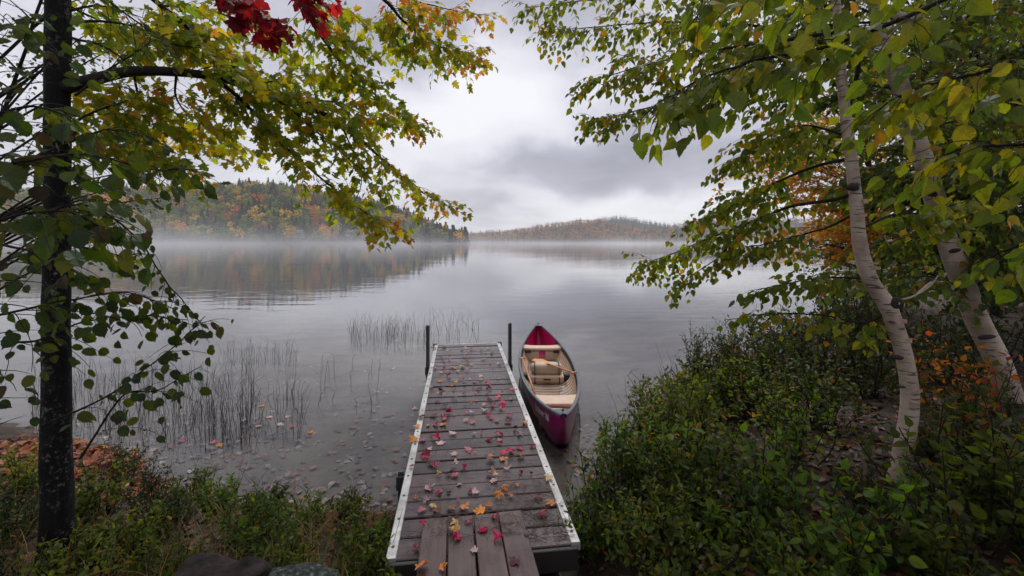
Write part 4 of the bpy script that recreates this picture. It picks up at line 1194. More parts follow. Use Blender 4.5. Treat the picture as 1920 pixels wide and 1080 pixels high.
specA = [([(1588, 207, 3.0), (1606, 140, 2.95), (1604, 60, 2.9), (1590, -80, 2.9)], .020, 10, .40, .074, .3),
         ([(1596, 240, 3.0), (1680, 205, 2.8), (1760, 160, 2.6), (1830, 130, 2.4)], .012, 14, .40, .078, .15),
         ([(1603, 362, 3.0), (1560, 375, 3.1), (1480, 388, 3.5), (1400, 420, 4.0), (1320, 450, 4.5), (1250, 480, 5.0), (1205, 490, 5.2)], .017, 38, .55, .068, .34),
         ([(1595, 297, 3.0), (1520, 315, 3.3), (1440, 350, 3.7), (1370, 385, 4.2), (1300, 420, 4.6)], .014, 28, .52, .068, .40),
         ([(1400, 420, 4.0), (1350, 480, 4.2), (1300, 515, 4.4), (1270, 535, 4.5)], .007, 14, .36, .066, .1),
         ([(1668, 580, 3.0), (1620, 605, 3.1), (1540, 592, 3.3), (1450, 588, 3.5), (1350, 604, 3.7)], .010, 16, .30, .066, .1),
         ([(1640, 522, 3.0), (1560, 520, 3.2), (1480, 530, 3.4), (1415, 545, 3.6)], .010, 16, .32, .068, .1),
         ([(1576, 95, 3.0), (1480, 60, 3.3), (1360, 45, 3.8), (1220, 45, 4.3), (1110, 55, 4.8), (1035, 58, 5.0)], .016, 46, .55, .072, .1),
         ([(1578, 105, 3.0), (1430, 140, 3.4), (1280, 185, 3.9), (1170, 215, 4.4), (1105, 228, 4.6)], .014, 40, .5, .072, .1),
         ([(1570, 20, 3.0), (1450, -20, 3.4), (1250, -15, 4.0), (1080, 0, 4.6), (985, 14, 5.0)], .014, 36, .5, .072, .1),
         ([(1591, 255, 3.0), (1500, 235, 3.3), (1430, 260, 3.7), (1380, 300, 4.1)], .011, 30, .48, .068, .1),
         ([(1570, 60, 3.0), (1440, 80, 3.2), (1300, 100, 3.6), (1180, 130, 4.1), (1100, 150, 4.4)], .013, 38, .5, .072, .1),
         ([(1280, 185, 3.9), (1230, 120, 4.2), (1150, 100, 4.5)], .008, 14, .4, .07, .1),
         ([(1605, 400, 3.0), (1540, 430, 3.3), (1450, 455, 3.7), (1370, 470, 4.1)], .010, 15, .42, .068, .40),
         ([(1610, 430, 3.0), (1680, 400, 3.0), (1760, 390, 2.9), (1840, 360, 2.8)], .010, 14, .4, .074, .2)]
for seq, r0, nt_, tl, sz, t0 in specA:
    spray(wd, fo, px_path(seq), r0, .0025, int(nt_ * 1.7), tl * 1.05, 'ovate', sz * 1.12, G_BIRCH, t0=t0, org=oA, droop=.5, step=.040, n=30)
for k in range(16):
    an = rng.uniform(0, 6.28); z0 = rng.uniform(4.2, 6.6); ln = rng.uniform(1.0, 2.4)
    p0 = np.array((W(1562, 0, 3.0)[0], 3.0, z0)); p1 = p0 + np.array((math.cos(an) * ln, math.sin(an) * ln, rng.uniform(.1, .8)))
    spray(wd, fo, [p0, (p0 + p1) / 2 + (0, 0, .1), p1], .014, .003, 10, .5, 'ovate', .075, G_BIRCH, t0=.2, org=oA, n=12, sides=5)
wd.build('branch', M['twig'], bA)
wb = TM()
for seq in ([(1690, 562, 3.0), (1712, 556, 2.98), (1745, 535, 2.95), (1762, 512, 2.95)], [(1720, 552, 2.98), (1745, 530, 3.0), (1768, 528, 3.0)]):
    wb.add(*tube(smooth_path(px_path(seq), 12) - oA, np.linspace(.009, .003, 12), 6))
wb.build('dead_branch', M['birch'], bA)
fo.finish(bA, 300, lo=LO)

bB, oB = birch('birch_tree', 'thicker white birch leaning behind at the right edge', [(1905, 760, 4.2), (1872, 680, 4.2), (1832, 600, 4.2), (1802, 520, 4.2), (1772, 440, 4.2), (1752, 370, 4.2), (1732, 300, 4.2), (1708, 225, 4.2), (1678, 130, 4.2), (1656, 60, 4.2), (1640, -20, 4.2), (1610, -200, 4.2), (1580, -420, 4.2)],
                   [72, 64, 60, 57, 52, 50, 47, 44, 42, 40, 38, 30, 20])
scar(bB, oB, 1745, 362, 4.09, 26, 12, -.3); scar(bB, oB, 1850, 632, 4.06, 34, 9, .1); scar(bB, oB, 1658, 105, 4.12, 28, 26, .4); scar(bB, oB, 1680, 215, 4.12, 26, 16, -.6); scar(bB, oB, 1790, 470, 4.08, 22, 8, .2)
wd = TM(); fo = Foliage()
wb = TM(); wb.add(*tube(smooth_path(px_path([(1662, 28, 4.2), (1710, 38, 4.3), (1750, 55, 4.4), (1785, 85, 4.5)]), 12) - oB, np.linspace(.055, .05, 12), 10)); wb.build('broken_limb', M['birch'], bB)
for seq, nt_ in (([(1720, 250, 4.2), (1800, 225, 4.3), (1880, 215, 4.3), (1960, 210, 4.3)], 22), ([(1757, 395, 4.2), (1830, 400, 4.1), (1900, 425, 4.0), (1960, 440, 4.0)], 20), ([(1785, 470, 4.2), (1850, 480, 4.0), (1920, 505, 3.8)], 16),
                 ([(1735, 320, 4.2), (1660, 320, 4.4), (1580, 345, 4.7)], 18), ([(1690, 170, 4.2), (1620, 160, 4.5), (1540, 190, 4.9)], 16), ([(1660, 80, 4.2), (1740, 60, 4.0), (1830, 20, 3.9), (1920, 0, 3.9)], 24), ([(1700, 200, 4.2), (1790, 150, 4.0), (1880, 110, 3.8), (1950, 80, 3.7)], 24),
                 ([(1810, 540, 4.2), (1740, 520, 4.1), (1690, 540, 4.0)], 8), ([(1740, 340, 4.2), (1820, 320, 4.0), (1920, 310, 3.8)], 20), ([(1650, 30, 4.2), (1560, 0, 4.5), (1450, 10, 5.0)], 18), ([(1770, 430, 4.2), (1700, 450, 4.5), (1630, 470, 4.8)], 14), ([(1650, 40, 4.2), (1500, 55, 4.6), (1380, 105, 5.0), (1300, 150, 5.3)], 22), ([(1672, 110, 4.2), (1560, 125, 4.6), (1450, 190, 5.1)], 18), ([(1692, 180, 4.2), (1600, 225, 4.6), (1500, 275, 5.1)], 16),
                 ([(1638, -20, 4.2), (1500, -40, 4.6), (1350, 10, 5.2), (1230, 60, 5.6)], 24), ([(1640, 0, 4.2), (1740, -20, 4.4), (1860, 10, 4.6), (1960, 60, 4.8)], 20), ([(1715, 240, 4.2), (1800, 270, 4.6), (1880, 290, 5.0)], 14)):
    spray(wd, fo, px_path(seq), .012, .003, int(nt_ * 2.2), .60, 'ovate', .085, G_DARK, t0=.12, org=oB, droop=.5, step=.045)
for k in range(15):
    an = rng.uniform(0, 6.28); z0 = rng.uniform(4.8, 7.5); ln = rng.uniform(1.0, 2.6)
    p0 = np.array((W(1640, 0, 4.2)[0], 4.2, z0)); p1 = p0 + np.array((math.cos(an) * ln, math.sin(an) * ln, rng.uniform(.1, .8)))
    spray(wd, fo, [p0, (p0 + p1) / 2 + (0, 0, .1), p1], .014, .003, 10, .55, 'ovate', .08, G_DARK, t0=.2, org=oB, n=12, sides=5)
wd.build('branch', M['twig'], bB)
fo.finish(bB, 220, lo=LO)

# ------------------------------------------------------------------ alder beside the camera whose near boughs hang in from the upper right
ab = np.array((2.35, 1.15, ground_z(2.35, 1.15)))
alder = empty('alder_tree', ab); tag(alder, 'alder with large serrated green leaves hanging in from the upper right', 'tree')
t = TM(); trunk_mesh(t, [ab + (0, 0, -.2), ab + (0, 0, 1.0), ab + (-.05, .03, 2.4), ab + (-.1, .05, 4.2), ab + (-.1, .1, 6)], [.13, .1, .09, .07, .04], 16, 40, ab); t.build('trunk', M['maple_bark'], alder)
wd = TM(); fo = Foliage()
for seq, nt_, sz in (([(2450, -350, 1.2), (2000, -100, 1.3), (1750, 10, 1.35), (1560, 60, 1.4), (1400, 95, 1.45), (1290, 140, 1.5), (1225, 180, 1.5)], 26, .088),
                     ([(2450, -150, 1.2), (2000, 60, 1.4), (1830, 120, 1.5), (1720, 170, 1.7), (1600, 215, 1.9)], 18, .085),
                     ([(2450, 0, 1.2), (2050, 230, 1.4), (1900, 280, 1.5), (1800, 330, 1.7), (1720, 350, 1.9)], 14, .08),
                     ([(2450, -450, 1.2), (1900, -150, 1.3), (1650, -60, 1.4), (1450, -10, 1.5), (1330, 20, 1.6)], 20, .085),
                     ([(2450, 150, 1.2), (2050, 420, 1.6), (1920, 450, 1.8), (1840, 480, 2.0)], 10, .08)):
    spray(wd, fo, px_path(seq) + rng.normal(0, .025, (len(seq), 3)), .010, .002, int(nt_ * 2.0), .30, 'ovate', sz * .88, G_BIRCH, t0=.30, org=ab, droop=.6, step=.06, n=34, face=(-.1, -.6, .6))
for k in range(12):
    an = rng.uniform(0, 6.28); z0 = rng.uniform(3.6, 6); ln = rng.uniform(1.0, 2.8)
    p0 = np.array((ab[0], ab[1], z0)); p1 = p0 + np.array((math.cos(an) * ln, math.sin(an) * ln - .3, rng.uniform(.2, .9)))
    if p1[2] < CAMZ + .70 * max(p1[1], 0) + .3: p1[2] = CAMZ + .70 * max(p1[1], 0) + .4
    spray(wd, fo, [p0, (p0 + p1) / 2 + (0, 0, .15), p1], .014, .003, 10, .5, 'ovate', .085, G_BIRCH, t0=.2, org=ab, n=12, sides=5)
wd.build('branch', M['twig'], alder)
fo.finish(alder, 220, lo=LO)

# ------------------------------------------------------------------ trees further along the right bank
def bank_tree(name, label, X, Y, h, crown_c, crown_r, nb, tpl, size, pal, seed, trunk_r=.09, step=.048, tl=.75, ntw=14):
    b = np.array((X, Y, ground_z(X, Y))); e = empty(name, b); tag(e, label, 'tree')
    g = np.random.default_rng(seed)
    t = TM(); top = np.array((crown_c[0] * .5 + X * .5, crown_c[1] * .5 + Y * .5, h))
    ax = [b + (0, 0, -.2), b * .6 + top * .4 + (.1, 0, 0), top]
    trunk_mesh(t, ax, [trunk_r, trunk_r * .75, trunk_r * .3], 12, 30, b); t.build('trunk', M['maple_bark'], e)
    wd = TM(); fo = Foliage(); axp = smooth_path(ax, 20)
    for k in range(nb):
        d = unit(g.normal(0, 1, 3)); p1 = np.array(crown_c) + d * np.array(crown_r) * g.uniform(.55, 1.0)
        zt = min(max((p1[2] - b[2]) * .75 + b[2], axp[2][2]), axp[-1][2])
        p0 = axp[np.argmin(np.abs(axp[:, 2] - zt))]
        spray(wd, fo, [p0, p0 * .45 + p1 * .55 + (0, 0, .15), p1], .016, .003, ntw, tl, tpl, size, pal, t0=.3, org=b, n=12, sides=4, step=step)
    wd.build('branch', M['twig'], e); fo.finish(e, 0, lo=LO)
bank_tree('young_maple', 'orange and gold maple on the bank behind the slender birch', 8.3, 9.6, 6.6, (7.4, 10.0, 3.9), (3.1, 2.2, 2.5), 72, 'maple', .085, ORANGE, 21)
bank_tree('beech_tree', 'dense green tree filling the right edge behind the thick birch', 7.0, 6.4, 6.5, (6.9, 6.6, 4.0), (2.0, 1.5, 2.6), 105, 'ovate', .092, G_DARK, 22)
bank_tree('beech_tree', 'green and gold tree in the upper right behind the birches', 10.0, 8.8, 9, (9.0, 8.6, 6.4), (4.0, 1.8, 2.8), 120, 'ovate', .105, palette([(.06, .09, .012), (.10, .11, .012), (.20, .14, .012), (.26, .10, .012), (.04, .06, .014)], [.3, .25, .18, .12, .15]), 23)
bank_tree('alder_tree', 'small leaved tree behind the dark maple trunk at the left edge', -6.1, 4.6, 6.0, (-5.2, 4.7, 3.9), (1.7, 1.1, 2.1), 46, 'ovate', .055, G_HAZEL, 27, trunk_r=.06, step=.06, tl=.6, ntw=10)
bank_tree('bank_tree', 'low green tree at the water behind the slender birch', 9.6, 10.6, 3.6, (9.4, 10.6, 1.9), (2.6, 1.6, 1.3), 40, 'ovate', .08, G_DARK, 24)
bank_tree('bank_tree', 'dark green tree at the far right margin', 12.5, 9.5, 6, (12.0, 9.4, 3.4), (2.6, 1.6, 3.0), 55, 'ovate', .095, G_DARK, 25)

# ================================================================== SHRUBS AND LOW PLANTS
def shrub_meshes(seed, h, spread, ns, lsize, pal, dens=.022, tpl='ellip', upright=.5):
    g = np.random.default_rng(seed); wd = TM(); fo = Foliage()
    for k in range(ns):
        an = g.uniform(0, 6.28); r = spread * math.sqrt(g.random())
        top = np.array((math.cos(an) * r, math.sin(an) * r, h * g.uniform(.55, 1.1) * (1 - .35 * (r / spread) ** 2)))
        b = np.array((math.cos(an) * r * .35, math.sin(an) * r * .35, -.06))
        P = smooth_path([b, (b + top) / 2 + g.normal(0, .04, 3), top], 9)
        wd.add(*tube(P, np.linspace(.006, .0022, 9), 4, False))
        if g.random() < .25:
            wd.add(*tube([top, top + g.normal(0, .05, 3) + (0, 0, .10), top + g.normal(0, .08, 3) + (0, 0, .20)], [.0022, .0017, .001], 3, False))
        for j in range(7):
            u = .28 + .72 * (j + g.random()) / 7
            i = min(int(u * 8), 8); v = unit(np.array((g.normal(0, .6), g.normal(0, .6), upright + g.random() * .5)))
            L = h * g.uniform(.18, .38) * (1.1 - .4 * u); q = np.array([P[i], P[i] + v * L * .5 + (0, 0, .01), P[i] + v * L])
            wd.add(*tube(q, [.0025, .002, .0012], 3, False))
            nl = max(4, int(L / dens)); tt = np.linspace(.1, 1, nl)[:, None]
            pos = q[0] * (1 - tt) + q[2] * tt
            aa = np.arange(nl) * 2.4 + g.uniform(0, 6)
            x = unit(np.cross(v, (0.3, 0.2, 1))); y = np.cross(v, x)
            rad = np.cos(aa)[:, None] * x + np.sin(aa)[:, None] * y
            D = unit(rad + v * g.uniform(.3, 1.1, (nl, 1)) + g.normal(0, .2, (nl, 3)))
            Nn = unit(v * .9 - rad * .4 + g.normal(0, .35, (nl, 3)) + (0, 0, .5))
            fo.add(tpl, pos, D, Nn, lsize * g.uniform(.55, 1.15, nl), pal(nl))
    T = np.concatenate([r[0] for r in fo.rec]); K = np.concatenate([r[1] for r in fo.rec]); P = np.concatenate([r[2] for r in fo.rec])
    Rm = np.concatenate([r[3] for r in fo.rec]); S = np.concatenate([r[4] for r in fo.rec]); C = np.concatenate([r[5] for r in fo.rec])
    t = TM()
    for k in range(4):
        q = np.where(K == k)[0]; V, Fc, L = TPL[(tpl, k)]; nv = len(V)
        VV = np.einsum('nij,kj->nki', Rm[q], V) * S[q][:, None, None] + P[q][:, None, :]
        t.add(VV.reshape(-1, 3), (np.arange(len(q))[:, None, None] * nv + Fc[None]).reshape(-1, 3), np.repeat(C[q], nv, axis=0), np.tile(L, (len(q), 1)))
    return wd.mesh('shrub_stems', M['twig'], True), t.mesh('shrub_foliage', M['leaf'], False)
P_GALE = palette([(0.071, 0.122, 0.017), (0.108, 0.165, 0.021), (0.050, 0.086, 0.019), (0.137, 0.173, 0.019), (0.216, 0.122, 0.021)], [.32, .27, .23, .13, .05])
P_DARK = palette([(0.027, 0.050, 0.012), (0.041, 0.068, 0.014), (0.020, 0.036, 0.014), (0.053, 0.062, 0.014), (0.116, 0.045, 0.018)], [.34, .27, .22, .11, .06])
P_RUST = palette([(.30, .09, .02), (.36, .15, .02), (.08, .09, .016), (.05, .07, .016), (.28, .05, .03)], [.2, .16, .26, .28, .1])
SH = {'gale': [shrub_meshes(100 + i, .62, .44, 26, .066, P_GALE, dens=.026) for i in range(3)],
      'dark': [shrub_meshes(110 + i, .60, .50, 22, .062, P_DARK, dens=.026) for i in range(3)],
      'tall': [shrub_meshes(120 + i, .95, .38, 18, .052, P_DARK, upright=.9) for i in range(2)],
      'low': [shrub_meshes(130 + i, .34, .30, 20, .056, P_GALE, dens=.018) for i in range(3)],
      'broad': [shrub_meshes(150 + i, .55, .42, 16, .056, P_GALE, dens=.032, tpl='ovate_lo') for i in range(2)],
      'rust': [shrub_meshes(140 + i, .75, .40, 9, .062, P_RUST, dens=.05, tpl='ovate_lo') for i in range(2)]}
def put_shrub(kind, X, Y, s, label, group, name='shrub', i=0, dz=0.0):
    e = empty(name, (X, Y, ground_z(X, Y) + dz)); e.scale = (s, s, s); e.rotation_euler = (0, 0, random.uniform(0, 6.28))
    tag(e, label, 'shrub', group)
    a, b = SH[kind][i % len(SH[kind])]
    link('stem', a, e); f = link('foliage', b, e)
    k = random.uniform(.7, 1.3); f.color = (k * random.uniform(.85, 1.25), k, k * random.uniform(.8, 1.1), 1)
R_SH = [('gale', .82, 3.25, .95, 'bright leafy shrub crowding the near right corner of the dock'), ('broad', .95, 3.75, .95, 'bright shrub between the dock rail and the canoe bow'),
        ('gale', 1.25, 3.35, 1.1, 'full green shrub just right of the dock end'), ('broad', 1.35, 4.15, 1.0, 'leafy shrub at the water right of the canoe bow'),
        ('gale', .85, 2.7, .75, 'low green shrub beside the gangplank'), ('gale', 1.75, 4.8, 1.0, 'shrub at the water edge with open lake behind it'),
        ('gale', 1.7, 3.9, 1.1, 'broad shrub midway between dock and slender birch'), ('broad', 2.2, 4.6, 1.15, 'dark shrub below the overhanging birch bough'),
        ('tall', 2.45, 5.5, 1.0, 'tall thin twigged shrub standing against the lake'), ('gale', 2.3, 5.2, 1.0, 'green shrub in front of the tall twigged one'),
        ('tall', 3.0, 6.0, 1.0, 'tall dark shrub by the water left of the birch'), ('dark', 3.3, 5.2, 1.2, 'dark rounded shrub left of the slender birch trunk'),
        ('dark', 4.2, 6.6, 1.4, 'dark shrub behind the slender birch at the waterline'), ('broad', 3.0, 4.2, 1.15, 'dark shrub hugging the left of the birch foot'),
        ('tall', 4.7, 5.8, 1.25, 'tall dark shrub between the two birches'), ('dark', 5.3, 6.4, 1.5, 'big dark shrub behind the gap between the birches'),
        ('dark', 4.1, 4.9, 1.25, 'dark shrub right of the slender birch'), ('rust', 3.7, 3.5, 1.0, 'orange tinged sapling right of the slender birch foot'),
        ('rust', 4.3, 4.1, 1.15, 'orange leaved sapling below the thick birch'), ('broad', 2.3, 3.5, 1.0, 'dark shrub in the middle of the right bank'),
        ('broad', 1.7, 3.0, .9, 'dark low shrub in front of the broad green one'), ('dark', 2.30, 2.75, .45, 'dark low plant before the birch foot'),
        ('low', 1.35, 2.65, 1.2, 'small bright plant on the dark right bank'), ('low', 1.0, 2.25, 1.1, 'small leafy plant low beside the gangplank foot'),
        ('broad', 1.75, 2.35, 1.2, 'small green plant at the lower right middle'), ('broad', 2.55, 2.35, 1.3, 'small plant in the lower right dark undergrowth'),
        ('low', 2.15, 2.1, 1.1, 'little plant at the bottom edge right of centre'), ('dark', 3.1, 3.0, .8, 'dark shrub right of the birch foot'),
        ('rust', 3.3, 2.8, .8, 'sparse rust leaved sapling at the right edge'), ('low', 2.8, 2.15, 1.3, 'leafy plant in the bottom right corner'),
        ('dark', 6.6, 8.4, 1.6, 'far dark shrub on the shore under the orange maple'), ('dark', 5.7, 8.0, 1.4, 'far shrub at the waterline left of the orange maple'),
        ('dark', 6.0, 5.4, 1.5, 'dark shrub under the dense tree at the right edge'), ('dark', 5.0, 5.0, 1.3, 'dark shrub in front of the thick birch foot')]
R_SH += [('dark', 2.75, 5.05, 1.15, 'dark shrub left behind the slender birch'), ('gale', 2.62, 4.45, 1.0, 'green shrub below the birch bough, left of the trunk'), ('dark', 3.25, 5.75, 1.2, 'dark shrub in the hollow behind the green one'), ('dark', 3.9, 5.5, 1.2, 'dark shrub right behind the slender birch'),  ('low', 2.9, 2.75, 1.2, 'small plant at the right of the birch foot'),
         ('gale', .56, 3.02, .72, 'little shrub pushing over the right dock rail'),  ('low', 1.5, 2.1, 1.0, 'tiny plant at the bottom edge right of the gangplank'),
         ('gale', 1.15, 2.9, .8, 'green shrub above the small plants by the gangplank'), ('dark', 3.6, 3.1, .9, 'dark shrub at the right edge below the orange saplings'), 
          ('low', 3.3, 2.45, 1.3, 'plant near the right edge low in the undergrowth'), ]
for i, (k, x, y, s, lb) in enumerate(R_SH):
    put_shrub(k, x, y, s, lb, 'shrubs on the right bank', i=i)
L_SH = [('low', -2.35, 2.75, 1.2, 'leafy plant midway between the maple foot and the dock'), ('low', -1.65, 2.75, 1.1, 'leafy plant above the rocks on the left bank'), ('low', -2.6, 2.5, 1.1, 'leafy plant low at the right side of the maple foot'), ('broad', -3.05, 3.15, 1.0, 'broad leaved plant behind the maple foot'), ('broad', -2.3, 2.2, .85, 'broad leaved plant at the bottom edge left of the boulder'), ('low', -3.3, 2.5, 1.2, 'leafy plant in the bottom left corner'), ('low', -1.3, 3.25, 1.0, 'bush at the water beside the needle drift'),
        ('low', -1.55, 3.35, .95, 'small bush left of the dock by the pine needles'), ('low', -1.95, 3.5, 1.1, 'upright leafy bush at the water left of the dock'), ('low', -2.3, 3.7, 1.1, 'upright bush with dark rosettes at the water edge'),
        ('low', -2.75, 3.85, 1.0, 'bush at the water edge right of the maple trunk'), ('low', -1.02, 3.0, 1.05, 'low plant against the left rail of the dock'), ('low', -.84, 2.66, 1.25, 'low plant at the near left corner of the dock'),
        ('low', -1.9, 3.05, 1.0, 'low green plant in the middle of the left bank'), ('dark', -2.45, 3.1, .62, 'dark plant right of the maple foot'), ('low', -3.2, 3.5, 1.0, 'plant behind the maple foot'),
        ('dark', -3.3, 2.8, .75, 'dark plant left of the maple foot'), ('dark', -2.9, 2.25, .6, 'dark low plant in front of the maple foot'), ('low', -1.35, 2.5, .9, 'low plant above the brown boulder'),
        ('low', -2.05, 2.55, .9, 'low plant between the maple foot and the boulder'), ('tall', -2.75, 3.5, .62, 'slender sapling arching over the water beside the maple'), ('gale', -3.9, 3.6, .8, 'leafy bush at the far left edge'),
        ('low', -.72, 2.2, .75, 'small plant left of the gangplank foot'), ('dark', -3.6, 4.3, .7, 'dark bush on the litter strewn point left of the maple')]
for i, (k, x, y, s, lb) in enumerate(L_SH):
    if y > 3.3: y = min(y - .25, float(np.interp(x, SX, SY)) - .18)
    put_shrub(k, x, y, s * .74, lb, 'plants on the left bank', name='bank_plant', i=i)

# grass tufts
def blades(name, label, spots, n, hmin, hmax, cols, wmin=.0022, lean=.6):
    t = TM(); g = np.random.default_rng(77)
    for k in range(n):
        cx, cy_, rr = spots[g.integers(len(spots))]
        x = cx + g.normal(0, rr); y = cy_ + g.normal(0, rr); z = ground_z(x, y) - .01
        h = g.uniform(hmin, hmax); an = g.uniform(0, 6.28); ln = g.uniform(.1, lean)
        d = np.array((math.cos(an), math.sin(an), 0)); sd = np.array((-d[1], d[0], 0)); wv = wmin * g.uniform(.8, 1.8)
        V = []
        for u in (0, .3, .6, .85, 1):
            c = np.array((x, y, z)) + d * h * ln * u ** 2 + np.array((0, 0, h * (u - .35 * ln * u ** 3)))
            V += [c - sd * wv * (1 - u * .92), c + sd * wv * (1 - u * .92)]
        Fc = []
        for i in range(4):
            a = i * 2; Fc += [(a, a + 1, a + 3), (a, a + 3, a + 2)]
        t.add(V, Fc, np.array(cols[g.integers(len(cols))]) * g.uniform(.7, 1.25))
    tag(t.build(name, M['grass']), label, 'grass', kind='stuff')
blades('grass', 'thin green and straw grass on the left bank', [(-2.5, 2.45, .16), (-2.2, 2.7, .22), (-1.6, 2.7, .2), (-1.35, 2.9, .14), (-1.1, 2.5, .16), (-1.75, 2.35, .2), (-2.0, 3.1, .2), (-3.0, 2.6, .25), (-1.2, 2.2, .15), (-3.2, 2.2, .25), (-2.6, 2.05, .2), (-3.6, 2.9, .3), (-2.7, 3.0, .2)], 1700, .08, .30,
       [(.13, .15, .025), (.09, .13, .025), (.24, .19, .05), (.20, .15, .04), (.28, .15, .04)], lean=1.1)

# fallen leaves covering the bank, and sunk ones on the lake bed
def litter(name, label, n, region, cols, size, zoff, tilt, mat='litter', tpl=('maple_lo', 'ovate_lo')):
    g = np.random.default_rng(31); P = []
    while len(P) < n:
        x, y = region(g)
        P.append((x, y, ground_z(x, y) + zoff + g.random() * .015))
    P = np.array(P); fo = Foliage()
    cols = np.array(cols)
    for tp in tpl:
        q = g.random(n) < 1 / len(tpl) if tp != tpl[-1] else np.ones(n, bool)
        Q = P[q]; P = P[~q]; n = len(P); m_ = len(Q)
        an = g.uniform(0, 6.28, m_)
        D = np.stack([np.cos(an), np.sin(an), g.normal(0, tilt, m_)], 1)
        Nn = unit(np.array((0, 0, 1)) + g.normal(0, tilt, (m_, 3)))
        fo.add(tp, Q, D, Nn, size * g.uniform(.6, 1.2, m_), cols[g.integers(len(cols), size=m_)] * g.uniform(.7, 1.3, (m_, 1)))
        if n == 0: break
    e = empty(name + '_anchor', (0, 0, 0)); fo.finish(e, 0, mat=mat, stuff=name)
    o = e.children[0]; o.parent = None; bpy.data.objects.remove(e)
    tag(o, label, 'leaves', kind='stuff')
def land(g):
    while True:
        x = g.uniform(-5.5, 5.5); y = g.uniform(1.6, 7.0)
        d = np.interp(x, SX, SY) - y
        if d > -.02 and not (-1.05 < x < .5 and y > 2.3) and abs(x) < y * 1.35:
            return x, y
def bedr(g):
    while True:
        x = g.uniform(-6, 1.0); d = g.exponential(1.5) + .05; y = np.interp(x, SX, SY) + d
        if y < 11: return x, y
litter('leaf_litter', 'brown and rust fallen leaves covering the bank', 6500, land, [(.07, .034, .02), (.05, .028, .018), (.10, .042, .02), (.13, .06, .03), (.035, .022, .016), (.16, .05, .025), (.09, .065, .045)], .062, .008, .28)
litter('sunken_leaves', 'pale sunken leaves lying on the lake bed', 1100, bedr, [(.18, .14, .12), (.24, .20, .18), (.13, .09, .075), (.24, .11, .07), (.28, .24, .22)], .08, .006, .12)
def point(g):
    while True:
        x = g.uniform(-5.0, -3.1); y = g.uniform(3.5, 4.75)
        if np.interp(x, SX, SY) - y > -.1: return x, y
litter('drifted_leaves', 'red brown drift of wet leaves on the shore behind the maple', 800, point, [(.26, .07, .04), (.20, .06, .035), (.32, .12, .05), (.13, .05, .04), (.36, .18, .05)], .08, .02, .4)

# pine needles: rusty mats by the dock and strewn over its shore end
def needles(name, label, n, fn, cols, Lm=.09, tilt=.25):
    g = np.random.default_rng(9); t = TM()
    for k in range(n):
        x, y, z = fn(g); an = g.uniform(0, 6.28); L = Lm * g.uniform(.5, 1.3)
        d = np.array((math.cos(an), math.sin(an), g.normal(0, tilt))) * L / 2; c = np.array((x, y, z))
        V, Fc = tube([c - d, c + (0, 0, .004), c + d], .0011, 3, False)
        t.add(V, Fc, np.array(cols[g.integers(len(cols))]) * g.uniform(.7, 1.2))
    tag(t.build(name, M['litter']), label, 'needles', kind='stuff')
def mat1(g):
    x = g.uniform(-1.55, -.72); y = np.interp(x, SX, SY) - .1 + g.normal(0, .13)
    return x, y, ground_z(x, y) + .015 + g.random() * .05
needles('needle_mat', 'rusty pine needle drift at the waterline left of the dock', 2600, mat1, [(.20, .065, .035), (.15, .05, .03), (.25, .10, .05)], tilt=.35)
def mat2(g):
    q = g.random()
    l = g.exponential(.45) + .02; x = g.uniform(-.53, .53) if q < .6 else g.uniform(.1, .53)
    p = (FARC - U * DL) + U * l + Vv * x
    onp = abs(p[0] + .265 + (p[1] - 2.9) * .14) < .31 and p[1] < 2.9
    return p[0], p[1], DZ + .012 + (.045 + (2.9 - p[1]) * .065 if onp else 0) + g.random() * .004
needles('strewn_needles', 'dark pine needles strewn over the shore end of the dock', 420, mat2, [(.10, .05, .035), (.06, .035, .03), (.16, .09, .06)], Lm=.13, tilt=.03)

# rushes in the shallows
def rushes(name, label, n, fn, hmin, hmax, seed, rad=.0042):
    g = np.random.default_rng(seed); t = TM()
    for k in range(n):
        x, y = fn(g); h = g.uniform(hmin, hmax) * (1 if g.random() < .8 else .6)
        an = g.uniform(0, 6.28); ln = abs(g.normal(0, .34)); d = np.array((math.cos(an), math.sin(an) * .5, 0))
        b = np.array((x, y, -.35))
        P = [b, b + (0, 0, .35) + d * ln * .1, b + (0, 0, .35 + h * .6) + d * ln * h * .6 + g.normal(0, .022, 3)]
        if g.random() < .2:
            P.append(P[-1] + d * h * .3 + (0, 0, -h * .25 * g.random()))
        else:
            P.append(b + (0, 0, .35 + h) + d * ln * h * 1.5 + g.normal(0, .02, 3))
        P = smooth_path(P, 7)
        t.add(*tube(P, np.linspace(rad, rad * .35, 7), 3, False), np.array((.022, .022, .017)) * g.uniform(.6, 1.5))
    tag(t.build(name, M['grass']), label, 'rushes', kind='stuff')
def pxr(x0, x1, y0, y1, clump=0):
    cs = None
    def f(g):
        x = g.uniform(x0, x1); y = g.uniform(y0, y1); p = on_plane(x, y, 0); return p[0], p[1]
    return f
rushes('rushes', 'stand of dark rushes in the water beyond the dock end', 170, pxr(650, 800, 610, 640), .12, .5, 1, .0036)
rushes('rushes', 'thin rushes right behind the dock end', 40, pxr(795, 900, 605, 645), .15, .6, 2)
rushes('rushes', 'rushes in the water left of the dock', 80, pxr(420, 560, 650, 685), .12, .45, 3, .003)
rushes('rushes', 'broad bed of thin rushes in the left shallows', 520, pxr(60, 480, 690, 835), .12, .5, 4, .0033)
rushes('rushes', 'leaning rushes among floating leaves left of the dock', 130, pxr(390, 570, 730, 825), .1, .45, 5, .003)
rushes('rushes', 'a few scattered rushes in open water', 16, pxr(590, 720, 640, 760), .1, .4, 6)

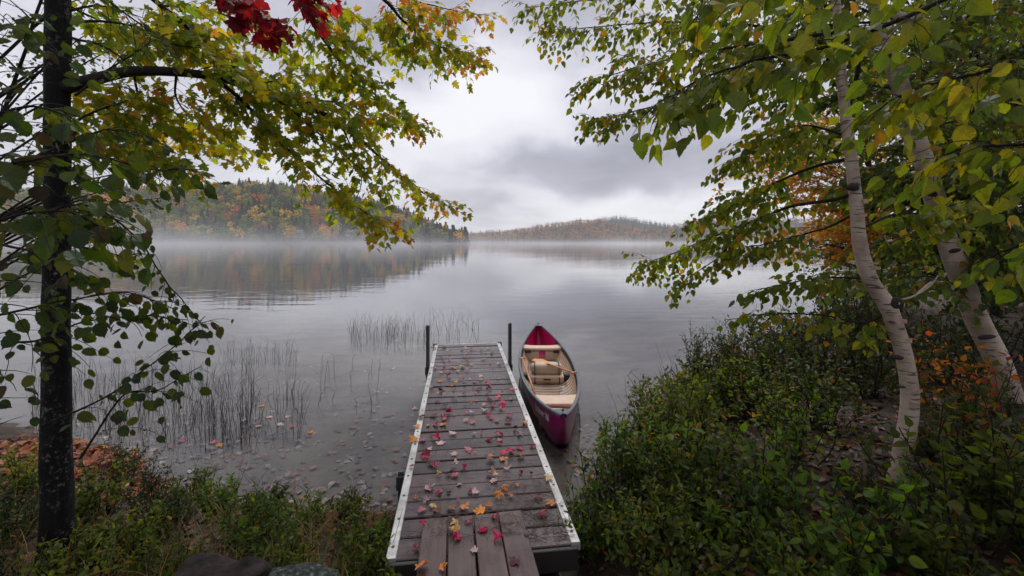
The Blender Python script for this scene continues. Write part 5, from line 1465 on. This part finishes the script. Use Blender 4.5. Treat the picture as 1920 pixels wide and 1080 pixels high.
# rocks
def rock(x, y, Y, sx, sy, sz, mat, label, seed):
    c = W(x, y, Y); z = ground_z(c[0], Y)
    V, Fc = round_box(0, 0, 0, sx, sy, sz, 2.9, 56, 36)
    V = np.array([v * (1 + .30 * mnoise.fractal(Vector(v * 5.0) + Vector((seed, 0, 0)), 1, 2, 5) + .35 * (mnoise.voronoi(Vector(v * 6.0) + Vector((seed, 2, 0)))[0][0] - .35)) for v in V])
    t = TM(); t.add(V, Fc); o = t.build('boulder', mat, None, True); o.location = (c[0], Y, c[2] + .012); tag(o, label, 'rock', 'rocks at the foot of the left bank')
rock(395, 1112, 2.05, .21, .14, .11, M['rock'], 'brown grey boulder with a dark hollow at the bottom edge', 1.0)
rock(545, 1128, 1.95, .15, .12, .08, M['lichen'], 'rounded rock speckled with pale lichen at the bottom edge', 5.0)

# ================================================================== LEAVES ON THE DOCK, ONE BY ONE
CN = {'c': ('crimson', (.30, .012, .045)), 'C': ('bright pink red', (.48, .02, .085)), 'p': ('dusty pink', (.38, .10, .135)), 'w': ('pale pinkish', (.46, .31, .31)), 'm': ('dark maroon', (.085, .022, .032)),
      'o': ('orange', (.52, .19, .05)), 'O': ('vivid orange', (.60, .22, .02)), 'y': ('yellow cream', (.55, .38, .16)), 'b': ('brown', (.16, .07, .045))}
Z3 = """505,300,c 610,275,m 830,285,w 790,298,c 890,298,w 1050,290,y 985,315,p 640,312,w 845,322,p 665,350,c 830,340,w 1030,340,m 1090,340,m 815,372,w 575,378,m 662,398,C 845,392,p 1010,395,p 600,415,m 755,428,w 845,438,b 885,455,o 1010,447,w 1075,445,m 1165,447,w 520,487,w 605,495,p 655,518,w 690,480,p 720,488,o 790,478,y 800,487,m 745,518,y 840,512,w 1105,483,c 580,530,w 460,557,b 650,572,c 795,578,p 985,573,w 780,603,w 870,600,w 573,620,o 980,610,y 1035,615,C 1160,598,o 915,630,p 720,645,y 690,665,o 815,652,m 1062,655,C 475,680,w 600,690,w 905,677,w 705,708,y 575,715,m 960,700,m 1065,700,m 1200,700,w 1300,702,C 545,740,y 612,750,o 810,745,p 930,738,p 1040,760,p 1170,750,C 1155,778,p 1140,805,C 1200,830,C 715,795,m 540,828,m 880,830,o 940,820,p 1075,815,m 1288,800,w 825,872,m 615,878,m 1015,862,w 1100,865,p 1190,893,C 1210,912,o 660,935,c 840,938,p 890,938,w 1015,915,w 500,970,m 380,992,b 605,985,c 610,1010,p 710,962,p 1060,965,C 1090,995,C 1270,970,c 1140,1025,p 1260,1035,p 900,1040,p 825,1020,w 1425,1045,O"""
Z4 = """370,65,y 425,60,C 470,60,o 290,78,o 390,132,m 270,172,O 330,170,p 455,182,w 425,155,C 535,118,w 680,122,w 730,115,p 850,125,c 780,165,c 855,165,p 850,190,m 990,130,w 960,85,m 1075,205,c 380,222,w 640,225,p 650,245,p 545,258,w 690,250,p 350,270,c 395,315,m 420,335,p 550,335,w 610,345,c 790,270,o 795,300,b 880,255,C 930,245,C 880,290,o 990,218,c 1000,272,o 900,347,w 440,395,y 515,392,m 550,398,p 790,388,w 820,400,y 815,440,w 995,382,c 1065,390,m 1185,430,y 380,490,w 445,525,p 510,522,m 580,468,w 650,515,p 690,520,w 890,495,o 975,470,o 845,548,o 925,540,o 1110,545,m 285,550,o 355,570,w 570,568,p 405,612,y 615,618,o 715,645,O 780,605,o 530,620,b 430,640,b 330,640,p 330,710,C 540,690,m 550,712,y 640,710,p 825,670,p 740,765,C 540,765,y 560,822,C 840,840,C 680,918,w 330,1045,o 475,1045,o 950,1005,m 1140,660,p 1195,585,o 290,890,p 1035,800,b 260,350,b"""
ORD = 'zeroth first second third fourth fifth sixth seventh eighth ninth tenth eleventh twelfth thirteenth fourteenth fifteenth sixteenth seventeenth eighteenth nineteenth twentieth twenty-first twenty-second twenty-third twenty-fourth twenty-fifth twenty-sixth twenty-seventh twenty-eighth twenty-ninth'.split()
NEARC = FARC - U * DL
items = []
for src, ox, oy, sc_ in ((Z3, 720, 600, 5.4), (Z4, 700, 780, 3.6)):
    for it in src.split():
        a, b, c = it.split(','); px, py = ox + float(a) / sc_, oy + float(b) / sc_
        p = on_plane(px, py, DZ + .008)
        gx = p[0] + .265 + (p[1] - 2.9) * .14
        ramp_ = False
        if p[1] < 2.98 and abs(gx) < .36:
            p = on_plane(px, py, DZ + .075); ramp_ = p[1] < 2.93
        l = float(np.dot(p - NEARC, U)); s = float(np.dot(p - NEARC, Vv))
        items.append([p, c, ramp_, l, s])
bo = {}
for it in items:
    key = 'ramp' if it[2] else min(max(int(it[3] / PITCH), 0), NB - 1)
    bo.setdefault(key, []).append(it)
def curled(key, k):
    return leaf_mesh(key, 'litter')
lrg = np.random.default_rng(4)
def put_leaf(p, cn, label, size, group, tilt=.11, name='fallen_leaf'):
    kk = int(lrg.integers(4)); tk = 'fallen' if (tilt > .1 and lrg.random() < .45) else 'maple'
    o = link(name, leaf_mesh((tk, kk), 'litter'))
    an = lrg.uniform(0, 6.28); d = np.array((math.cos(an), math.sin(an), lrg.normal(0, tilt))); n_ = unit(np.array((0, 0, 1)) + lrg.normal(0, tilt, 3))
    if lrg.random() < .35: n_ = -n_
    Rm = frame_rot(d[None], n_[None])[0]
    V = TPL[(tk, kk)][0]
    c = CN[cn][1]; k = lrg.uniform(.75, 1.2)
    lo_ = min((Rm @ (v - np.array((0, .45, 0))))[2] for v in V) * size
    m4 = np.eye(4); m4[:3, :3] = Rm * size; m4[:3, 3] = np.array(p) - Rm @ np.array((0, .45, 0)) * size + (0, 0, max(0, -lo_ * .8) + .002)
    o.matrix_world = Matrix(m4.tolist()); o.color = (c[0] * k, c[1] * k, c[2] * k, 1)
    tag(o, label, 'leaf', group)
for key, lst in bo.items():
    lst.sort(key=lambda it: it[4])
    for i, (p, c, rp, l, s) in enumerate(lst):
        nm = CN[c][0]
        if rp:
            lst2 = sorted(lst, key=lambda it: it[3]); r_ = [j for j, q in enumerate(lst2) if q is lst[i]][0] + 1
            # lie on the tilted planks
            p = np.array(p); p[2] = DZ + .012 + .044 + (2.9 - p[1]) * .065
            lab = '%s maple leaf on the gangplank, %s leaf from the shore' % (nm, ORD[r_])
        else:
            lab = '%s maple leaf, %s dock board from the far end, %s from left' % (nm, ORD[NB - key], ORD[i + 1])
            if abs(s) > HALF - .05: p = np.array(p) + (0, 0, .008)
        put_leaf(p, c, lab, lrg.uniform(.036, .092) * (1.15 if c in 'cCO' else .95), 'fallen maple leaves on the dock')
# leaves afloat left of the dock
FL = [(490, 762, 'O', 'orange leaf afloat above the group of pale leaves left of the dock'), (505, 783, 'w', 'pale leaf afloat farthest left in the pale group'), (525, 797, 'w', 'largest pale leaf afloat in the group left of the dock'), (540, 782, 'w', 'pale leaf afloat at the top of the group left of the dock'),
      (548, 800, 'p', 'pinkish leaf afloat at the right of the pale group'), (583, 811, 'O', 'small orange leaf afloat alone right of the pale group'), (455, 790, 'w', 'pale leaf afloat among the leaning rushes'), (485, 800, 'w', 'pale leaf afloat below the leaning rushes'),
      (400, 830, 'p', 'pinkish leaf afloat near the shore point'), (412, 836, 'o', 'orange leaf afloat near the shore point'), (340, 828, 'p', 'dusty pink leaf afloat beside the sapling'), (737, 692, 'w', 'tiny pale leaf afloat left of the dock post'), (778, 767, 'w', 'pale leaf afloat against the left dock rail')]
for (x, y, c, lab) in FL:
    p = on_plane(x, y, 0.0); put_leaf(p + (0, 0, .003), c, lab, .075, 'leaves afloat on the lake', tilt=.04, name='floating_leaf')

# small white buoys far out on the right
for i, (x, y) in enumerate(((1434, 487), (1456, 487), (1481, 488), (1505, 489), (1529, 490))):
    p = on_plane(x, y, 0); t = TM(); t.add(*round_box(0, 0, .06, .13, .13, .12, 2.2, 12, 8)); t.add(*tube([(0, 0, .17), (0, 0, .24)], .03, 8))
    o = t.build('buoy', M['white_wall']); o.location = p
    tag(o, '%s white buoy from the left in the row on the far water' % ORD[i + 1], 'buoy', 'row of white buoys')
